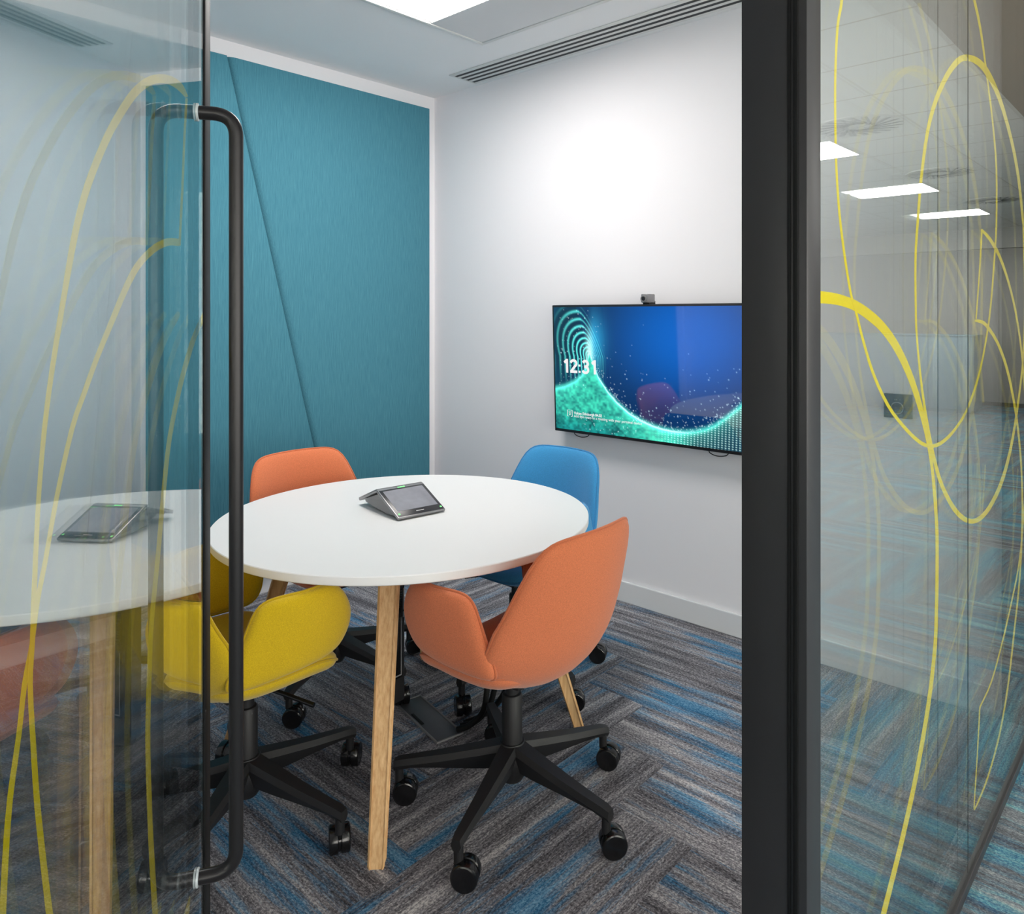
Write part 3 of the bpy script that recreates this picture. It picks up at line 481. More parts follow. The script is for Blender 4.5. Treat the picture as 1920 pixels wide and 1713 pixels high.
bm = bmesh.new(); add_box(bm, XL, .040, YP0, YP1, 0, 2.64, .002)
struct('trim_5', bm, M['black'], smooth=True)

XG = 2.025                                # butt joint between the two glass sections
FY0, FY1, RY0, RY1 = .446, .458, .521, .533
wins = []
for i, (a, b) in enumerate(((1.094, XG-.0015), (XG+.0015, XW-.006))):
    w = empty('window_%d' % (i+1), ((a+b)/2, (FY0+RY1)/2, 0)); w['kind'] = 'structure'
    ox, oy = w.location.x, w.location.y
    obj('front_pane', box(a-ox, b-ox, FY0-oy, FY1-oy, .02, 2.64), M['glass2'], w, smooth=False)
    obj('rear_pane', box(a-ox+(.03 if i else 0), b-ox+(.03 if not i else 0), RY0-oy, RY1-oy, .02, 2.64), M['glass2'], w, smooth=False)
    wins.append(w)
bm = bmesh.new(); add_box(bm, XG-.0015, XG+.0015, FY0, FY0+.0015, .02, 2.64); add_box(bm, XG+.0285, XG+.0315, RY0, RY0+.0015, .02, 2.64)
struct('trim_6', bm, M['seal'])
for k, (ea, eb) in enumerate(PANE_DECALS):
    cx = sum(p[0] for p in ea)/len(ea)
    w = wins[0] if cx < XG else wins[1]
    place = lambda u, z, d, w=w: Vector((u-w.location.x, FY1+.0002+d-w.location.y, z))
    ribbon('yellow_line', ea, eb, lambda u, z, d, k=k, pl=place: pl(u, z, d+k*.0004), .0003, M['yel'], w)

# ------------------------------------------------------------------ open glass door
PHI, DC = 0.5563, -0.1946
nD = Vector((math.cos(PHI), -math.sin(PHI), 0)); dD = Vector((math.sin(PHI), math.cos(PHI), 0))
S0, S1 = .453, 1.357                       # hinge edge and free edge along the door
door = empty('door_1', tuple(nD*DC+dD*S0)); door['kind'] = 'structure'
# door space: x along the leaf from the hinge, y into the leaf (away from the face seen), z up
door.rotation_euler = (0, 0, math.atan2(dD.y, dD.x))
LW, DZ0, DZ1 = S1-S0, .008, 2.63
def door_box(*a, **k): return box(*a, **k)
obj('front_pane', door_box(0, LW-.004, .0, .0110, DZ0+.03, DZ1-.03), M['glass'], door, smooth=False)
obj('rear_pane', door_box(0, LW-.045, .033, .0430, DZ0+.03, DZ1-.03), M['glass'], door, smooth=False)
bm = bmesh.new(); add_box(bm, LW-.052, LW, -.003, 0, DZ0, DZ1, .001); add_box(bm, LW-.006, LW, 0, .008, DZ0, DZ1, .001)
obj('edge_strip', bm, M['seal'], door)
for nm, z0, z1 in (('top_rail', DZ1-.03, DZ1), ('bottom_rail', DZ0, DZ0+.03)):
    obj(nm, door_box(0, LW-.052, -.002, .045, z0, z1, bev=.001), M['black'], door)
for k, (ea, eb) in enumerate(DOOR_DECALS):
    place = lambda u, z, d: Vector((u-S0, .0112+d, z))
    ribbon('yellow_line', ea, eb, lambda u, z, d, k=k, pl=place: pl(u, z, d+k*.0004), .0003, M['yel'], door)
HX, HZ0, HZ1, HS, HR = .7895, .530, 1.690, .0555, .0105
for side, y0 in ((-1, 0.), (1, .0430)):
    ya = y0 - .0 if side < 0 else y0
    yb = y0 + side*HS
    path = fillet_path([(HX, ya+side*.001, HZ0), (HX, yb, HZ0), (HX, yb, HZ1), (HX, ya+side*.001, HZ1)], .034, 10)
    bm = bmesh.new(); add_tube(bm, path, HR, 20)
    h = obj('pull_handle', bm, M['tube'], door, angle=60)
    for z in (HZ0, HZ1):
        bm = bmesh.new()
        mt = Matrix.Translation((HX, y0, z)) @ Matrix.Rotation(PI/2*(1 if side < 0 else -1), 4, 'X')
        add_lathe(bm, [(.0112, 0), (.0135, .0004), (.0135, .0030), (.0112, .0036)], 28, mt)
        obj('washer', bm, M['acryl'], h)
    if side < 0:
        bm = bmesh.new()
        mt = Matrix.Translation((HX+.0092, -.012, HZ1)) @ Matrix.Rotation(PI/2, 4, 'Y')
        add_lathe(bm, [(.0022, 0), (.0030, .0006), (.0030, .0014), (.0018, .0015), (.0016, .0006)], 16, mt)
        obj('grub_screw', bm, M['gloss'], h)

# ------------------------------------------------------------------ acoustic wall panels
PY0, PY1 = YB-.042, YB-.002
PZ0, PZ1 = .101, 2.614
def seamx(z): return 1.633+(2.61-z)*(2.089-1.633)/(2.61-.696)
def seam2x(z): return 1.221+(2.613-z)*(1.063-1.221)/(2.613-.672)
def panel(xa0, xa1, xb0, xb1, da, db):
    """board between left edge (xa0 bottom, xa1 top) and right edge; da/db: how far each edge stands proud"""
    bm = bmesh.new()
    pts = [(xa0, PZ0, da), (xb0, PZ0, db), (xb1, PZ1, db), (xa1, PZ1, da)]
    f = [bm.verts.new((x, PY0-d, z)) for x, z, d in pts]; k = [bm.verts.new((x, PY1, z)) for x, z, d in pts]
    bm.faces.new(f); bm.faces.new(k[::-1])
    for i in range(4): bm.faces.new((f[i], k[i], k[(i+1) % 4], f[(i+1) % 4]))
    front = [e for e in bm.edges if all(v in f for v in e.verts)]
    bmesh.ops.bevel(bm, geom=front, offset=.008, segments=4, affect='EDGES', profile=.5)
    return bm
e = .0012
def panel_chamfer():
    bm = bmesh.new(); cw = .030
    cols = [(seamx(PZ0)+e+.002, seamx(PZ1)+e+.002, PY0+.030), (seamx(PZ0)+cw*.5, seamx(PZ1)+cw*.5, PY0+.010), (seamx(PZ0)+cw, seamx(PZ1)+cw, PY0+.002), (seamx(PZ0)+cw*1.6, seamx(PZ1)+cw*1.6, PY0),
            (2.846, 2.846, PY0), (2.854, 2.854, PY0+.002), (2.858, 2.858, PY0+.009)]
    lo = [bm.verts.new((a, y, PZ0)) for a, b, y in cols]; hi = [bm.verts.new((b, y, PZ1)) for a, b, y in cols]
    kl = [bm.verts.new((cols[i][0], PY1, PZ0)) for i in (0, -1)]; kh = [bm.verts.new((cols[i][1], PY1, PZ1)) for i in (0, -1)]
    for i in range(len(cols)-1): bm.faces.new((lo[i], lo[i+1], hi[i+1], hi[i]))
    bm.faces.new((kl[0], lo[0], hi[0], kh[0])); bm.faces.new((lo[-1], kl[1], kh[1], hi[-1])); bm.faces.new((kl[1], kl[0], kh[0], kh[1]))
    bm.faces.new(hi+[kh[1], kh[0]]); bm.faces.new([kl[0], kl[1]]+lo[::-1])
    return bm
pr = obj('acoustic_panel', panel_chamfer(), M['teal'])
tag(pr, 'wide teal fabric acoustic panel on the back wall, right of the long slanted seam', 'acoustic panel', 'teal acoustic wall panels')
pm = obj('acoustic_panel', panel(seam2x(PZ0)+e, seam2x(PZ1)+e, seamx(PZ0)-e, seamx(PZ1)-e, .0, .008), M['teal'])
tag(pm, 'teal acoustic panel with two slanted sides, behind the door handle', 'acoustic panel', 'teal acoustic wall panels')
pl = obj('acoustic_panel', panel(.06, .06, seam2x(PZ0)-e, seam2x(PZ1)-e, .0, .006), M['teal'])
tag(pl, 'teal fabric acoustic panel seen only through the yellow-lined glass door at the left', 'acoustic panel', 'teal acoustic wall panels')

# ------------------------------------------------------------------ ceiling fittings in the room
FX0, FX1, FY_0, FY_1 = 1.19, 2.490, 1.42, 2.670
u = empty('ceiling_light_unit', (1.84, 2.05, H)); ox, oy = 1.84, 2.05
tag(u, 'large white ceiling unit with glowing light panel and grey grilles above the table', 'ceiling light')
def ubox(x0, x1, y0, y1, z0, z1, bev=0): return box(x0-ox, x1-ox, y0-oy, y1-oy, z0, z1, bev)
bm = bmesh.new()
for a in ((FX0, FX1, FY_0, FY_0+.022), (FX0, FX1, FY_1-.022, FY_1), (FX0, FX0+.022, FY_0+.022, FY_1-.022), (FX1-.022, FX1, FY_0+.022, FY_1-.022)):
    add_box(bm, a[0]-ox, a[1]-ox, a[2]-oy, a[3]-oy, -.008, 0, .002)
obj('frame', bm, M['trimw'], u)
obj('light_panel', ubox(1.532, 2.147, 2.0, 2.625, -.006, -.001), M['panel_light'], u, smooth=False)
obj('grille', ubox(2.152, 2.466, FY_0+.024, FY_1-.026, -.005, -.001), M['grille'], u, smooth=False)
obj('grille', ubox(FX0+.024, 1.527, FY_0+.024, FY_1-.026, -.005, -.001), M['grille'], u, smooth=False)
obj('grille', ubox(1.532, 2.147, FY_0+.024, 1.995, -.005, -.001), M['grille'], u, smooth=False)
v = empty('slot_diffuser', (2.79, 1.9, H)); tag(v, 'long white linear slot vent with four dark slots in the ceiling along the screen wall', 'air vent')
bm = bmesh.new()
SX = [2.727, 2.769, 2.811, 2.855]
ed = [2.690] + [s for q in SX for s in (q-.0105, q+.0105)] + [2.886]
for i in range(0, len(ed), 2): add_box(bm, ed[i]-2.79, ed[i+1]-2.79, .75-1.9, 3.150-1.9, -.005, 0, .0008)
for i in range(1, len(ed)-1, 2): add_box(bm, ed[i]-2.79, ed[i+1]-2.79, 3.137-1.9, 3.150-1.9, -.005, 0)
obj('frame', bm, M['trimw'], v)
for s in SX: obj('slot', box(s-.0105-2.79, s+.0105-2.79, .76-1.9, 3.137-1.9, -.0044, -.0030), M['slot'], v, smooth=False)

# ------------------------------------------------------------------ corridor things
for cx, lab in ((5.91, 'square corridor ceiling light reflected nearest the black post'), (8.30, 'middle of the three corridor ceiling lights reflected in the glass wall'),
                (10.70, 'farthest, lowest of the three corridor ceiling lights reflected in the glass wall')):
    o = empty('ceiling_light', (cx, -1.60, H)); tag(o, lab, 'ceiling light', 'corridor ceiling lights')
    bm = bmesh.new()
    for a in ((-.32, .32, -.35, -.32), (-.32, .32, .32, .35), (-.35, -.32, -.35, .35), (.32, .35, -.35, .35)): add_box(bm, *a, -.008, 0, .002)
    obj('frame', bm, M['trimw'], o)
    obj('light_panel', box(-.318, .318, -.318, .318, -.006, -.001), M['corr_light'], o, smooth=False)
for k, (cx, cy) in enumerate(((5.3, -.95), (7.55, -1.0), (9.75, -1.0))):
    o = empty('swirl_diffuser', (cx, cy, H))
    tag(o, ('round swirl air diffuser reflected largest, above the first ceiling light', 'round swirl air diffuser reflected just above the middle ceiling light',
            'round swirl air diffuser reflected just above the farthest ceiling light')[k], 'air vent', 'corridor swirl diffusers')
    bm = bmesh.new(); add_lathe(bm, [(.30, 0), (.30, -.006), (.02, -.006), (.02, 0)], 40); obj('plate', bm, M['trimw'], o)
    bm = bmesh.new()
    for q in range(20):
        mt = Matrix.Rotation(2*PI*q/20, 4, 'Z') @ Matrix.Translation((.17, 0, 0)) @ Matrix.Rotation(.45, 4, 'Z')
        add_box(bm, -.11, .11, -.010, .010, -.0075, -.0062, mtx=mt)
    obj('vanes', bm, M['slot'], o, smooth=False)

ch, cw = 2.385, .94
cab0 = None
for k in range(4):
    y0 = CY0+.005+k*cw
    o = empty('tall_cabinet', (CX1-.45, y0+cw/2, 0))
    tag(o, ('first', 'second', 'third', 'last')[k]+' tall grey storage cabinet from the left at the reflected corridor end', 'cabinet', 'tall grey corridor cabinets')
    if cab0 is None:
        bm = bmesh.new(); add_box(bm, .02, .445, -cw/2+.001, cw/2-.001, .06, ch, .002); add_box(bm, .05, .44, -cw/2+.002, cw/2-.002, .001, .06)
        b_ = obj('body', bm, M['cabgap'], o)
        parts = [(b_, None)]
        for s in (-1, 1):
            d_ = obj('door', box(0, .02, (-cw/2+.004 if s < 0 else .003), (-.003 if s < 0 else cw/2-.004), .065, ch-.004, .0015), M['cab'], o)
            bm = bmesh.new(); mt = Matrix.Translation((0, s*.05, 1.27)) @ Matrix.Rotation(-PI/2, 4, 'Y')
            add_lathe(bm, [(.006, -.002), (.006, .014), (.014, .018), (.014, .026), (.010, .028)], 16, mt)
            k_ = obj('knob', bm, M['alu'], d_); parts.append((d_, k_))
        cab0 = o
    else:
        for a, b in parts:
            c = a.copy(); COL.objects.link(c); c.parent = o
            if b: d = b.copy(); COL.objects.link(d); d.parent = c
struct('wall_bulkhead', box(CX1-.44, CX1, CY0, YP0, ch+.005, H), M['cwall'])
o = empty('low_cabinet', (11.85, -2.75, 0)); tag(o, 'blue-grey low cabinet block standing before the tall cabinets in the reflected corridor', 'cabinet')
bm = bmesh.new(); add_box(bm, -.25, .25, -1.16, 1.16, .05, 1.08, .004); add_box(bm, -.22, .22, -1.12, 1.12, 0, .05); obj('body', bm, M['bluebox'], o)
obj('worktop', box(-.26, .26, -1.17, 1.17, 1.08, 1.10, .003), M['bluebox'], o)

# ------------------------------------------------------------------ wall screen
TLT = math.radians(2.0)
SWD, SHT = 1.128, .636
tv = empty('wall_screen', (2.868, 2.512-SWD/2, .797)); tag(tv, 'large wall-mounted screen showing a blue and green wave and the time', 'television')
# screen space: x = into the wall, y = along the wall, z = up from the bottom edge; top leans into the room
tm = Matrix.Rotation(-TLT, 4, 'Y')
bm = bmesh.new(); add_box(bm, -.022, .018, -SWD/2, SWD/2, 0, SHT, .003, mtx=tm); add_box(bm, .018, .034, -.4, .4, .06, .5, .006, mtx=tm)
obj('housing', bm, M['tvb'], tv)
bm = bmesh.new(); add_box(bm, .034, .056, -.25, .25, .2, .42, .002)
obj('wall_bracket', bm, M['blackpl'], tv)
BZ = .0105
NU, NV = 400, 226
iw, ih = SWD-2*BZ, SHT-2*BZ-.004
U, V = np.meshgrid(np.linspace(0, 1, NU), np.linspace(0, 1, NV))       # V runs from the top down
def screen_picture(U, V):
    rs = np.random.RandomState(4)
    A = U*16/9
    def noise(fx, fy, seed):
        r = np.random.RandomState(seed); g = r.rand(int(fy)+3, int(fx)+3)
        x, y = U*fx, V*fy; i, j = x.astype(int), y.astype(int); a, b = x-i, y-j
        a, b = a*a*(3-2*a), b*b*(3-2*b)
        return (g[j, i]*(1-a)+g[j, i+1]*a)*(1-b)+(g[j+1, i]*(1-a)+g[j+1, i+1]*a)*b
    lerp = lambda p, q, t: p[None, None, :]*(1-t[..., None])+q[None, None, :]*t[..., None]
    C = lambda r, g, b: np.array(srgb(r, g, b)[:3])
    sm = lambda x, a, b: (lambda t: t*t*(3-2*t))(np.clip((x-a)/(b-a), 0, 1))
    # deep blue ground with a brighter glow
    d = np.hypot((U-.70)*1.25, (V-.22)*.95)
    img = lerp(C(4, 96, 196), C(3, 48, 104), sm(d, .05, .62))
    img = img*(1-.25*sm(V, .5, 1.)[..., None])
    left = 1-sm(U, .0, .30)
    img = lerp(C(0, 0, 0), C(1, 1, 1), np.zeros_like(U))*0+img*(1-left[..., None])+np.array(C(5, 54, 82))[None, None]*left[..., None]
    # nested arches of light, opening down and to the left
    u0, v0 = .212, .40
    dv = v0-V; du = (u0-.20*np.clip(dv, 0, 1))-U
    rr = np.sqrt((np.where(du > 0, du/1.0, du*2.7)*16/9)**2*1.15+(np.where(dv > 0, dv*.93, dv*.28))**2)
    inside = (1-sm(rr, .36, .42))*(1-sm(V, .40, .66))
    ph = np.sqrt(np.clip(rr, 0, 1)/.42)*12.5
    st = np.clip(np.sin(ph*2*PI)*.5+.5, 0, 1)**3.5
    fade = np.exp(-rr*3.2)
    arch = st*inside*(.25+1.0*fade)*(.6+.7*sm(U, .0, .16))*np.where(du > -.01, 1, .55)
    img = img*(1-.65*(inside*np.where(du > 0, 1, .2))[..., None])+C(2, 30, 50)[None, None]*(.65*inside*np.where(du > 0, 1, .2))[..., None]
    img = img+arch[..., None]*C(96, 236, 226)[None, None]*1.1
    haloR = np.exp(-((np.hypot((U-.222)*16/9*1.5, (V-.26)*.9)-.0)/.16)**2)*sm(U, .19, .235)
    img = img+haloR[..., None]*C(50, 170, 214)[None, None]*.8
    core = np.exp(-((U-.205)/.018)**2)*np.exp(-((V-.36)/.13)**2)
    img = img+core[..., None]*C(190, 255, 240)[None, None]*1.0
    # the wave line
    ku = np.array([0, .06, .12, .165, .185, .198, .205, .22, .25, .30, .35, .41, .47, .53, .58, .63, .68, .73, .78, .82, .87, .92, 1.])
    kv = np.array([.67, .645, .60, .54, .48, .40, .37, .44, .555, .665, .745, .815, .862, .893, .908, .915, .912, .898, .870, .835, .77, .70, .56])
    w = np.interp(U, ku, kv)
    below = sm(V-w, -.004, .012)
    tex = noise(46, 30, 1)*.5+noise(90, 70, 2)*.5+.35*(noise(14, 9, 3)-.5)
    g1 = lerp(C(20, 120, 118), C(70, 232, 196), np.clip(tex*1.3-.15, 0, 1))
    dark = lerp(C(6, 70, 78), C(30, 176, 168), np.clip(tex*1.3-.2, 0, 1))
    t2 = sm(V, .78, 1.0)*(1-sm(U, .25, .55))
    wave = g1*(1-t2[..., None])+dark*t2[..., None]
    t3 = sm(U, .62, .74)
    wave = wave*(1-t3[..., None])+C(6, 44, 62)[None, None]*t3[..., None]
    dots = ((np.sin(U*2*PI*66+V*9)*.5+.5)*(np.sin(V*2*PI*62-U*14)*.5+.5))**2.2
    dz = sm(U, .50, .68)
    wave = wave+(dots*dz)[..., None]*C(200, 248, 244)[None, None]*1.1
    img = img*(1-below[..., None])+wave*below[..., None]
    dist = np.abs(V-w)/np.sqrt(1+(np.gradient(w, axis=1)*NU/NV*1.0)**2)
    glow = np.exp(-(dist/.020)**2)*.9+np.exp(-np.clip(V-w, 0, 1)/.07)*(V > w)*.45
    img = img+glow[..., None]*C(96, 238, 212)[None, None]*.8
    line = np.exp(-(dist/.006)**2)*sm(U, .20, .24)*(1-sm(U, .6, .75))
    img = img+line[..., None]*C(214, 244, 250)[None, None]*.9
    # drifting sparks
    for q in range(520):
        uu = rs.rand()*.92+.02
        wv = np.interp(uu, ku, kv)
        vv = wv-abs(rs.normal())*(.05 if q < 330 else .25)-.004
        if uu < .2: vv = rs.rand()*.65
        if q >= 470: uu, vv = .15+rs.rand()*.3, .85+rs.rand()*.14
        if vv < .02 or vv > .99: continue
        s = .0022+.0022*rs.rand()**2; a = .35+.65*rs.rand()
        i0, i1 = int(max(0, (uu-.01)*NU)), int(min(NU, (uu+.01)*NU+2)); j0, j1 = int(max(0, (vv-.018)*NV)), int(min(NV, (vv+.018)*NV+2))
        sp = np.exp(-(((U[j0:j1, i0:i1]-uu)*16/9)**2+(V[j0:j1, i0:i1]-vv)**2)/(s*s))
        img[j0:j1, i0:i1] += (a*sp)[..., None]*np.array([.7, .95, 1.])[None, None]
    return np.clip(img, 0, 1.2)
img = screen_picture(U, V)
me = bpy.data.meshes.new('display')
P = np.stack([np.full(U.size, -.0228), (iw/2-U*iw).ravel(), (SHT-BZ-V*ih).ravel()], 1)
Rm = np.array(tm.to_3x3()); P = P @ Rm.T
idx = np.arange(NU*NV).reshape(NV, NU)
faces = np.stack([idx[:-1, :-1], idx[1:, :-1], idx[1:, 1:], idx[:-1, 1:]], -1).reshape(-1, 4)
# a shallow slab: picture face plus its rim behind
rimi = np.concatenate([idx[0, :], idx[1:, -1], idx[-1, -2::-1], idx[-2:0:-1, 0]])
nb = len(P); P2 = np.concatenate([P, P[rimi]+np.array([.0008, 0, 0])]); m_ = len(rimi)
side = [(int(rimi[i]), int(rimi[(i+1) % m_]), nb+(i+1) % m_, nb+i) for i in range(m_)]
me.from_pydata(P2.tolist(), [], faces.tolist()+side)
ca = me.color_attributes.new('picture', 'FLOAT_COLOR', 'POINT')
cc = np.ones((len(P2), 4), np.float32); cc[:nb, :3] = img.reshape(-1, 3); cc[nb:, :3] = .01
ca.data.foreach_set('color', cc.ravel())
m, nt, out = new_mat('screen_display')
p = N(nt, 'ShaderNodeBsdfPrincipled', Roughness=.04); p.inputs['Specular IOR Level'].default_value = .9; p.inputs['Coat Weight'].default_value = .5; p.inputs['Base Color'].default_value = (.004, .004, .005, 1)
at = N(nt, 'ShaderNodeVertexColor'); at.layer_name = 'picture'
L(nt, at, 'Color', p, 'Emission Color'); p.inputs['Emission Strength'].default_value = .95
L(nt, p, 0, out, 0); me.materials.append(m)
dsp = bpy.data.objects.new('display', me); COL.objects.link(dsp); dsp.parent = tv

M['txt'] = emissive('screen_white', (1, .97, .98, 1), .86)
def screen_text(body, u_, v_, size, bold=0.):
    c = bpy.data.curves.new('screen_text', 'FONT'); c.body = body; c.size = size; c.extrude = .0001; c.offset = bold
    t = bpy.data.objects.new('text', c); me = bpy.data.meshes.new_from_object(t)
    bpy.data.objects.remove(t); me.name = 'screen_text'; me.materials.clear(); me.materials.append(M['txt'])
    o = bpy.data.objects.new('screen_text', me); COL.objects.link(o); o.parent = dsp
    y, z = iw/2-u_*iw, SHT-BZ-v_*ih
    o.matrix_local = tm @ Matrix.Translation((-.0236, y, z)) @ Matrix(((0, 0, -1, 0), (-1, 0, 0, 0), (0, 1, 0, 0), (0, 0, 0, 1)))
    return o
def glyph_strip(bm, pts, wd, u0, v0):
    for (a, b) in zip(pts, pts[1:]):
        a, b = Vector(a), Vector(b); t_ = (b-a).normalized(); a, b = a-t_*wd*.12, b+t_*wd*.12; nn = Vector((-t_.y, t_.x))*wd/2
        f0 = [bm.verts.new(sp(u0+k.x/iw, v0-k.y/ih, -.0237)) for k in (a+nn, b+nn, b-nn, a-nn)]
        f1 = [bm.verts.new(sp(u0+k.x/iw, v0-k.y/ih, -.0232)) for k in (a+nn, b+nn, b-nn, a-nn)]
        bm.faces.new(f0); bm.faces.new(f1[::-1])
        for i in range(4): bm.faces.new((f0[i], f1[i], f1[(i+1) % 4], f0[(i+1) % 4]))
def sp(u_, v_, x=-.0235): return tm @ Vector((x, iw/2-u_*iw, SHT-BZ-v_*ih))
def arc(cx, cy, r, a0, a1, n=10): return [(cx+r*math.cos(math.radians(a0+(a1-a0)*i/n)), cy+r*math.sin(math.radians(a0+(a1-a0)*i/n))) for i in range(n+1)]
ONE = [[(.0215, .0), (.0215, .066)], [(.0215, .062), (.008, .050)]]
TWO = [arc(.0195, .0465, .0150, 165, -30)+[(.024, .030), (.0055, .0062)], [(.003, .0055), (.037, .0055)]]
THREE = [arc(.0175, .0475, .0135, 150, -85), arc(.0170, .0185, .0150, 88, -155), [(.013, .0335), (.018, .0335)]]
DOT_LOW, DOT_HIGH = [[(.0065, .003), (.0065, .010)]], [[(.0065, .034), (.0065, .041)]]
for gl, x0, gw in ((ONE, .0, .0135), (TWO, .045, .0130), (DOT_LOW, .0985, .0125), (DOT_HIGH, .0985, .0125), (THREE, .1225, .0130), (ONE, .1760, .0135)):
    bm = bmesh.new()
    for st in gl: glyph_strip(bm, [(x*1.22+x0, y) for x, y in st], gw, .050, .532)
    obj('screen_digit', bm, M['txt'], dsp, smooth=False)
screen_text('Vulcan Edinburgh 04.02', .108, .868, .0185, .0003)
screen_text('Add this room to a meeting with your personal device', .108, .893, .0185)
bm = bmesh.new()
def flat_strip(bm, pts, wd):
    for (a, b) in zip(pts, pts[1:]):
        a, b = Vector(a), Vector(b); t_ = (b-a).normalized(); nn = Vector((-t_.y, t_.x))*wd/2
        q = [a+nn, b+nn, b-nn, a-nn]
        f0 = [bm.verts.new(sp(k.x, k.y*1.0, -.0237)) for k in q]; f1 = [bm.verts.new(sp(k.x, k.y, -.0232)) for k in q]
        bm.faces.new(f0); bm.faces.new(f1[::-1])
        for i in range(4): bm.faces.new((f0[i], f1[i], f1[(i+1) % 4], f0[(i+1) % 4]))
flat_strip(bm, [(.078, .890), (.070, .890), (.070, .840), (.098, .840), (.098, .890), (.090, .890)], .0022)
flat_strip(bm, [(.0765, .857), (.080, .853), (.084, .8515), (.088, .853), (.0915, .857)], .003)
flat_strip(bm, [(.079, .866), (.084, .862), (.089, .866)], .004)
flat_strip(bm, [(.0815, .874), (.084, .880), (.0865, .874)], .004)
obj('screen_icon', bm, M['txt'], dsp, smooth=False)
for yy in (.40, -.36):
    bm = bmesh.new()
    add_tube(bm, spline([(.0, yy+.055, .002), (-.002, yy+.045, -.012), (-.004, yy+.01, -.020), (-.002, yy-.03, -.014), (.0, yy-.045, .002)], 6), .0022, 8)
    obj('cable_loop', bm, M['blackpl'], tv)

wc = empty('web_camera', (2.838, 1.945, 1.4345)); tag(wc, 'small silver camera clipped on the top edge of the wall screen', 'camera')
bm = bmesh.new(); add_box(bm, -.020, .040, -.019, .019, .004, .044, .004); obj('body', bm, M['alu'], wc)
bm = bmesh.new(); mt = Matrix.Translation((-.020, .004, .022)) @ Matrix.Rotation(-PI/2, 4, 'Y')
add_lathe(bm, [(.0155, 0), (.0155, .002), (.012, .0035), (.010, .0005)], 28, mt); obj('lens_ring', bm, M['grey'], wc)
bm = bmesh.new(); add_lathe(bm, [(.0095, 0), (.0095, .0012), (.004, .0025)], 24, mt); obj('lens', bm, M['darkgl'], wc)
bm = bmesh.new(); add_box(bm, -.006, .046, -.017, .017, -.006, .004, .001); add_box(bm, .006, .044, -.018, .0, .004, .012, .001); obj('mount', bm, M['blackpl'], wc)

sw = empty('wall_controller', (XW, .877, 1.0445)); tag(sw, 'small black square wall control with a round dial, seen through the glass wall', 'wall switch')
bm = bmesh.new(); add_box(bm, -.011, 0, -.050, .050, -.045, .045, .002); obj('plate', bm, M['darkgl'], sw)
bm = bmesh.new(); mt = Matrix.Translation((-.011, .002, -.007)) @ Matrix.Rotation(-PI/2, 4, 'Y')
add_lathe(bm, [(.0205, 0), (.0225, .0004), (.0225, .002), (.0205, .0022)], 40, mt, cap=False); obj('dial_ring', bm, M['acryl'], sw)
bm = bmesh.new(); add_lathe(bm, [(.0202, 0), (.0195, .003), (.004, .0035)], 36, mt); obj('dial', bm, M['blackpl'], sw)
bm = bmesh.new()
for q in (-.008, .004, .010): add_box(bm, -.0116, -.011, q-.0015, q+.0015, .0225, .0255)
obj('indicator_marks', bm, M['acryl'], sw, smooth=False)
# ------------------------------------------------------------------ round table
tb = empty('round_table', (TX, TY, 0)); tag(tb, 'round white meeting table on splayed pale oak legs', 'table')
bm = bmesh.new()
add_lathe(bm, [(TR-.03, TZ-.027), (TR-.0045, TZ-.025), (TR-.0010, TZ-.0225), (TR, TZ-.020), (TR, TZ-.002), (TR-.002, TZ)], 160)
obj('tabletop', bm, M['top'], tb, angle=25)
for i, (sx, sy) in enumerate(((-1, -1), (1, -1), (1, 1), (-1, 1))):
    bm = bmesh.new(); ang = math.atan2(sy, sx)
    rb, rt, zt = .568, .350, TZ-.028
    rings = []
    for t in [0, .012, .5, 1.]:
        r = rb+(rt-rb)*t; z = zt*t
        hw = .0215+.0065*t; hd = .0165+.0095*t
        k = hw*(.86 if t == 0 else 1)
        ring = []
        for (a, b) in ((-1, -1), (1, -1), (1, 1), (-1, 1)):
            for (ca_, cb_) in (((.78, 1), (1, .78)) if a*b > 0 else ((1, .78), (.78, 1))):
                ring.append(Vector(((r+b*hd*cb_*(k/hw))*math.cos(ang)-a*k*ca_*math.sin(ang), (r+b*hd*cb_*(k/hw))*math.sin(ang)+a*k*ca_*math.cos(ang), z)))
        rings.append(ring)
    add_rings(bm, rings)
    obj('leg', bm, M['oak'], tb, angle=50)
bm = bmesh.new()
for a in (PI/4, 3*PI/4):
    mt = Matrix.Rotation(a, 4, 'Z'); add_box(bm, -.36, .36, -.022, .022, TZ-.062, TZ-.0265, .003, mtx=mt)
obj('underframe', bm, M['blackpl'], tb)

# black computer cradle hanging under the middle of the table
cb = empty('computer_cradle', (1.466, 2.000, 0)); tag(cb, 'narrow black upright equipment cradle hanging under the middle of the table', 'computer mount')
cb.rotation_euler = (0, 0, .05)
bm = bmesh.new(); add_box(bm, -.030, .030, -.031, .031, .135, .671, .006)
obj('case', bm, M['blackpl'], cb)
bm = bmesh.new(); add_box(bm, -.0215, .0165, -.0335, -.0310, .215, .41, .001); add_box(bm, -.0215, .0165, -.0335, -.0310, .425, .655, .001)
obj('front_cover', bm, M['gloss'], cb)
bm = bmesh.new()
for q in range(26): add_box(bm, -.018, .013, -.0345, -.0334, .44+q*.008, .4435+q*.008)
obj('vent_slots', bm, M['seal'], cb, smooth=False)
bm = bmesh.new(); add_box(bm, .019, .025, -.034, -.0310, .43, .50, .001); add_box(bm, .019, .026, -.035, -.0310, .405, .424, .002)
obj('side_latch', bm, M['alu'], cb)
bm = bmesh.new(); add_box(bm, -.017, -.014, -.0342, -.0330, .225, .405); add_box(bm, .010, .013, -.0342, -.0330, .225, .405); add_box(bm, -.017, .013, -.0342, -.0330, .222, .226)
obj('cover_outline', bm, M['grey'], cb, smooth=False)

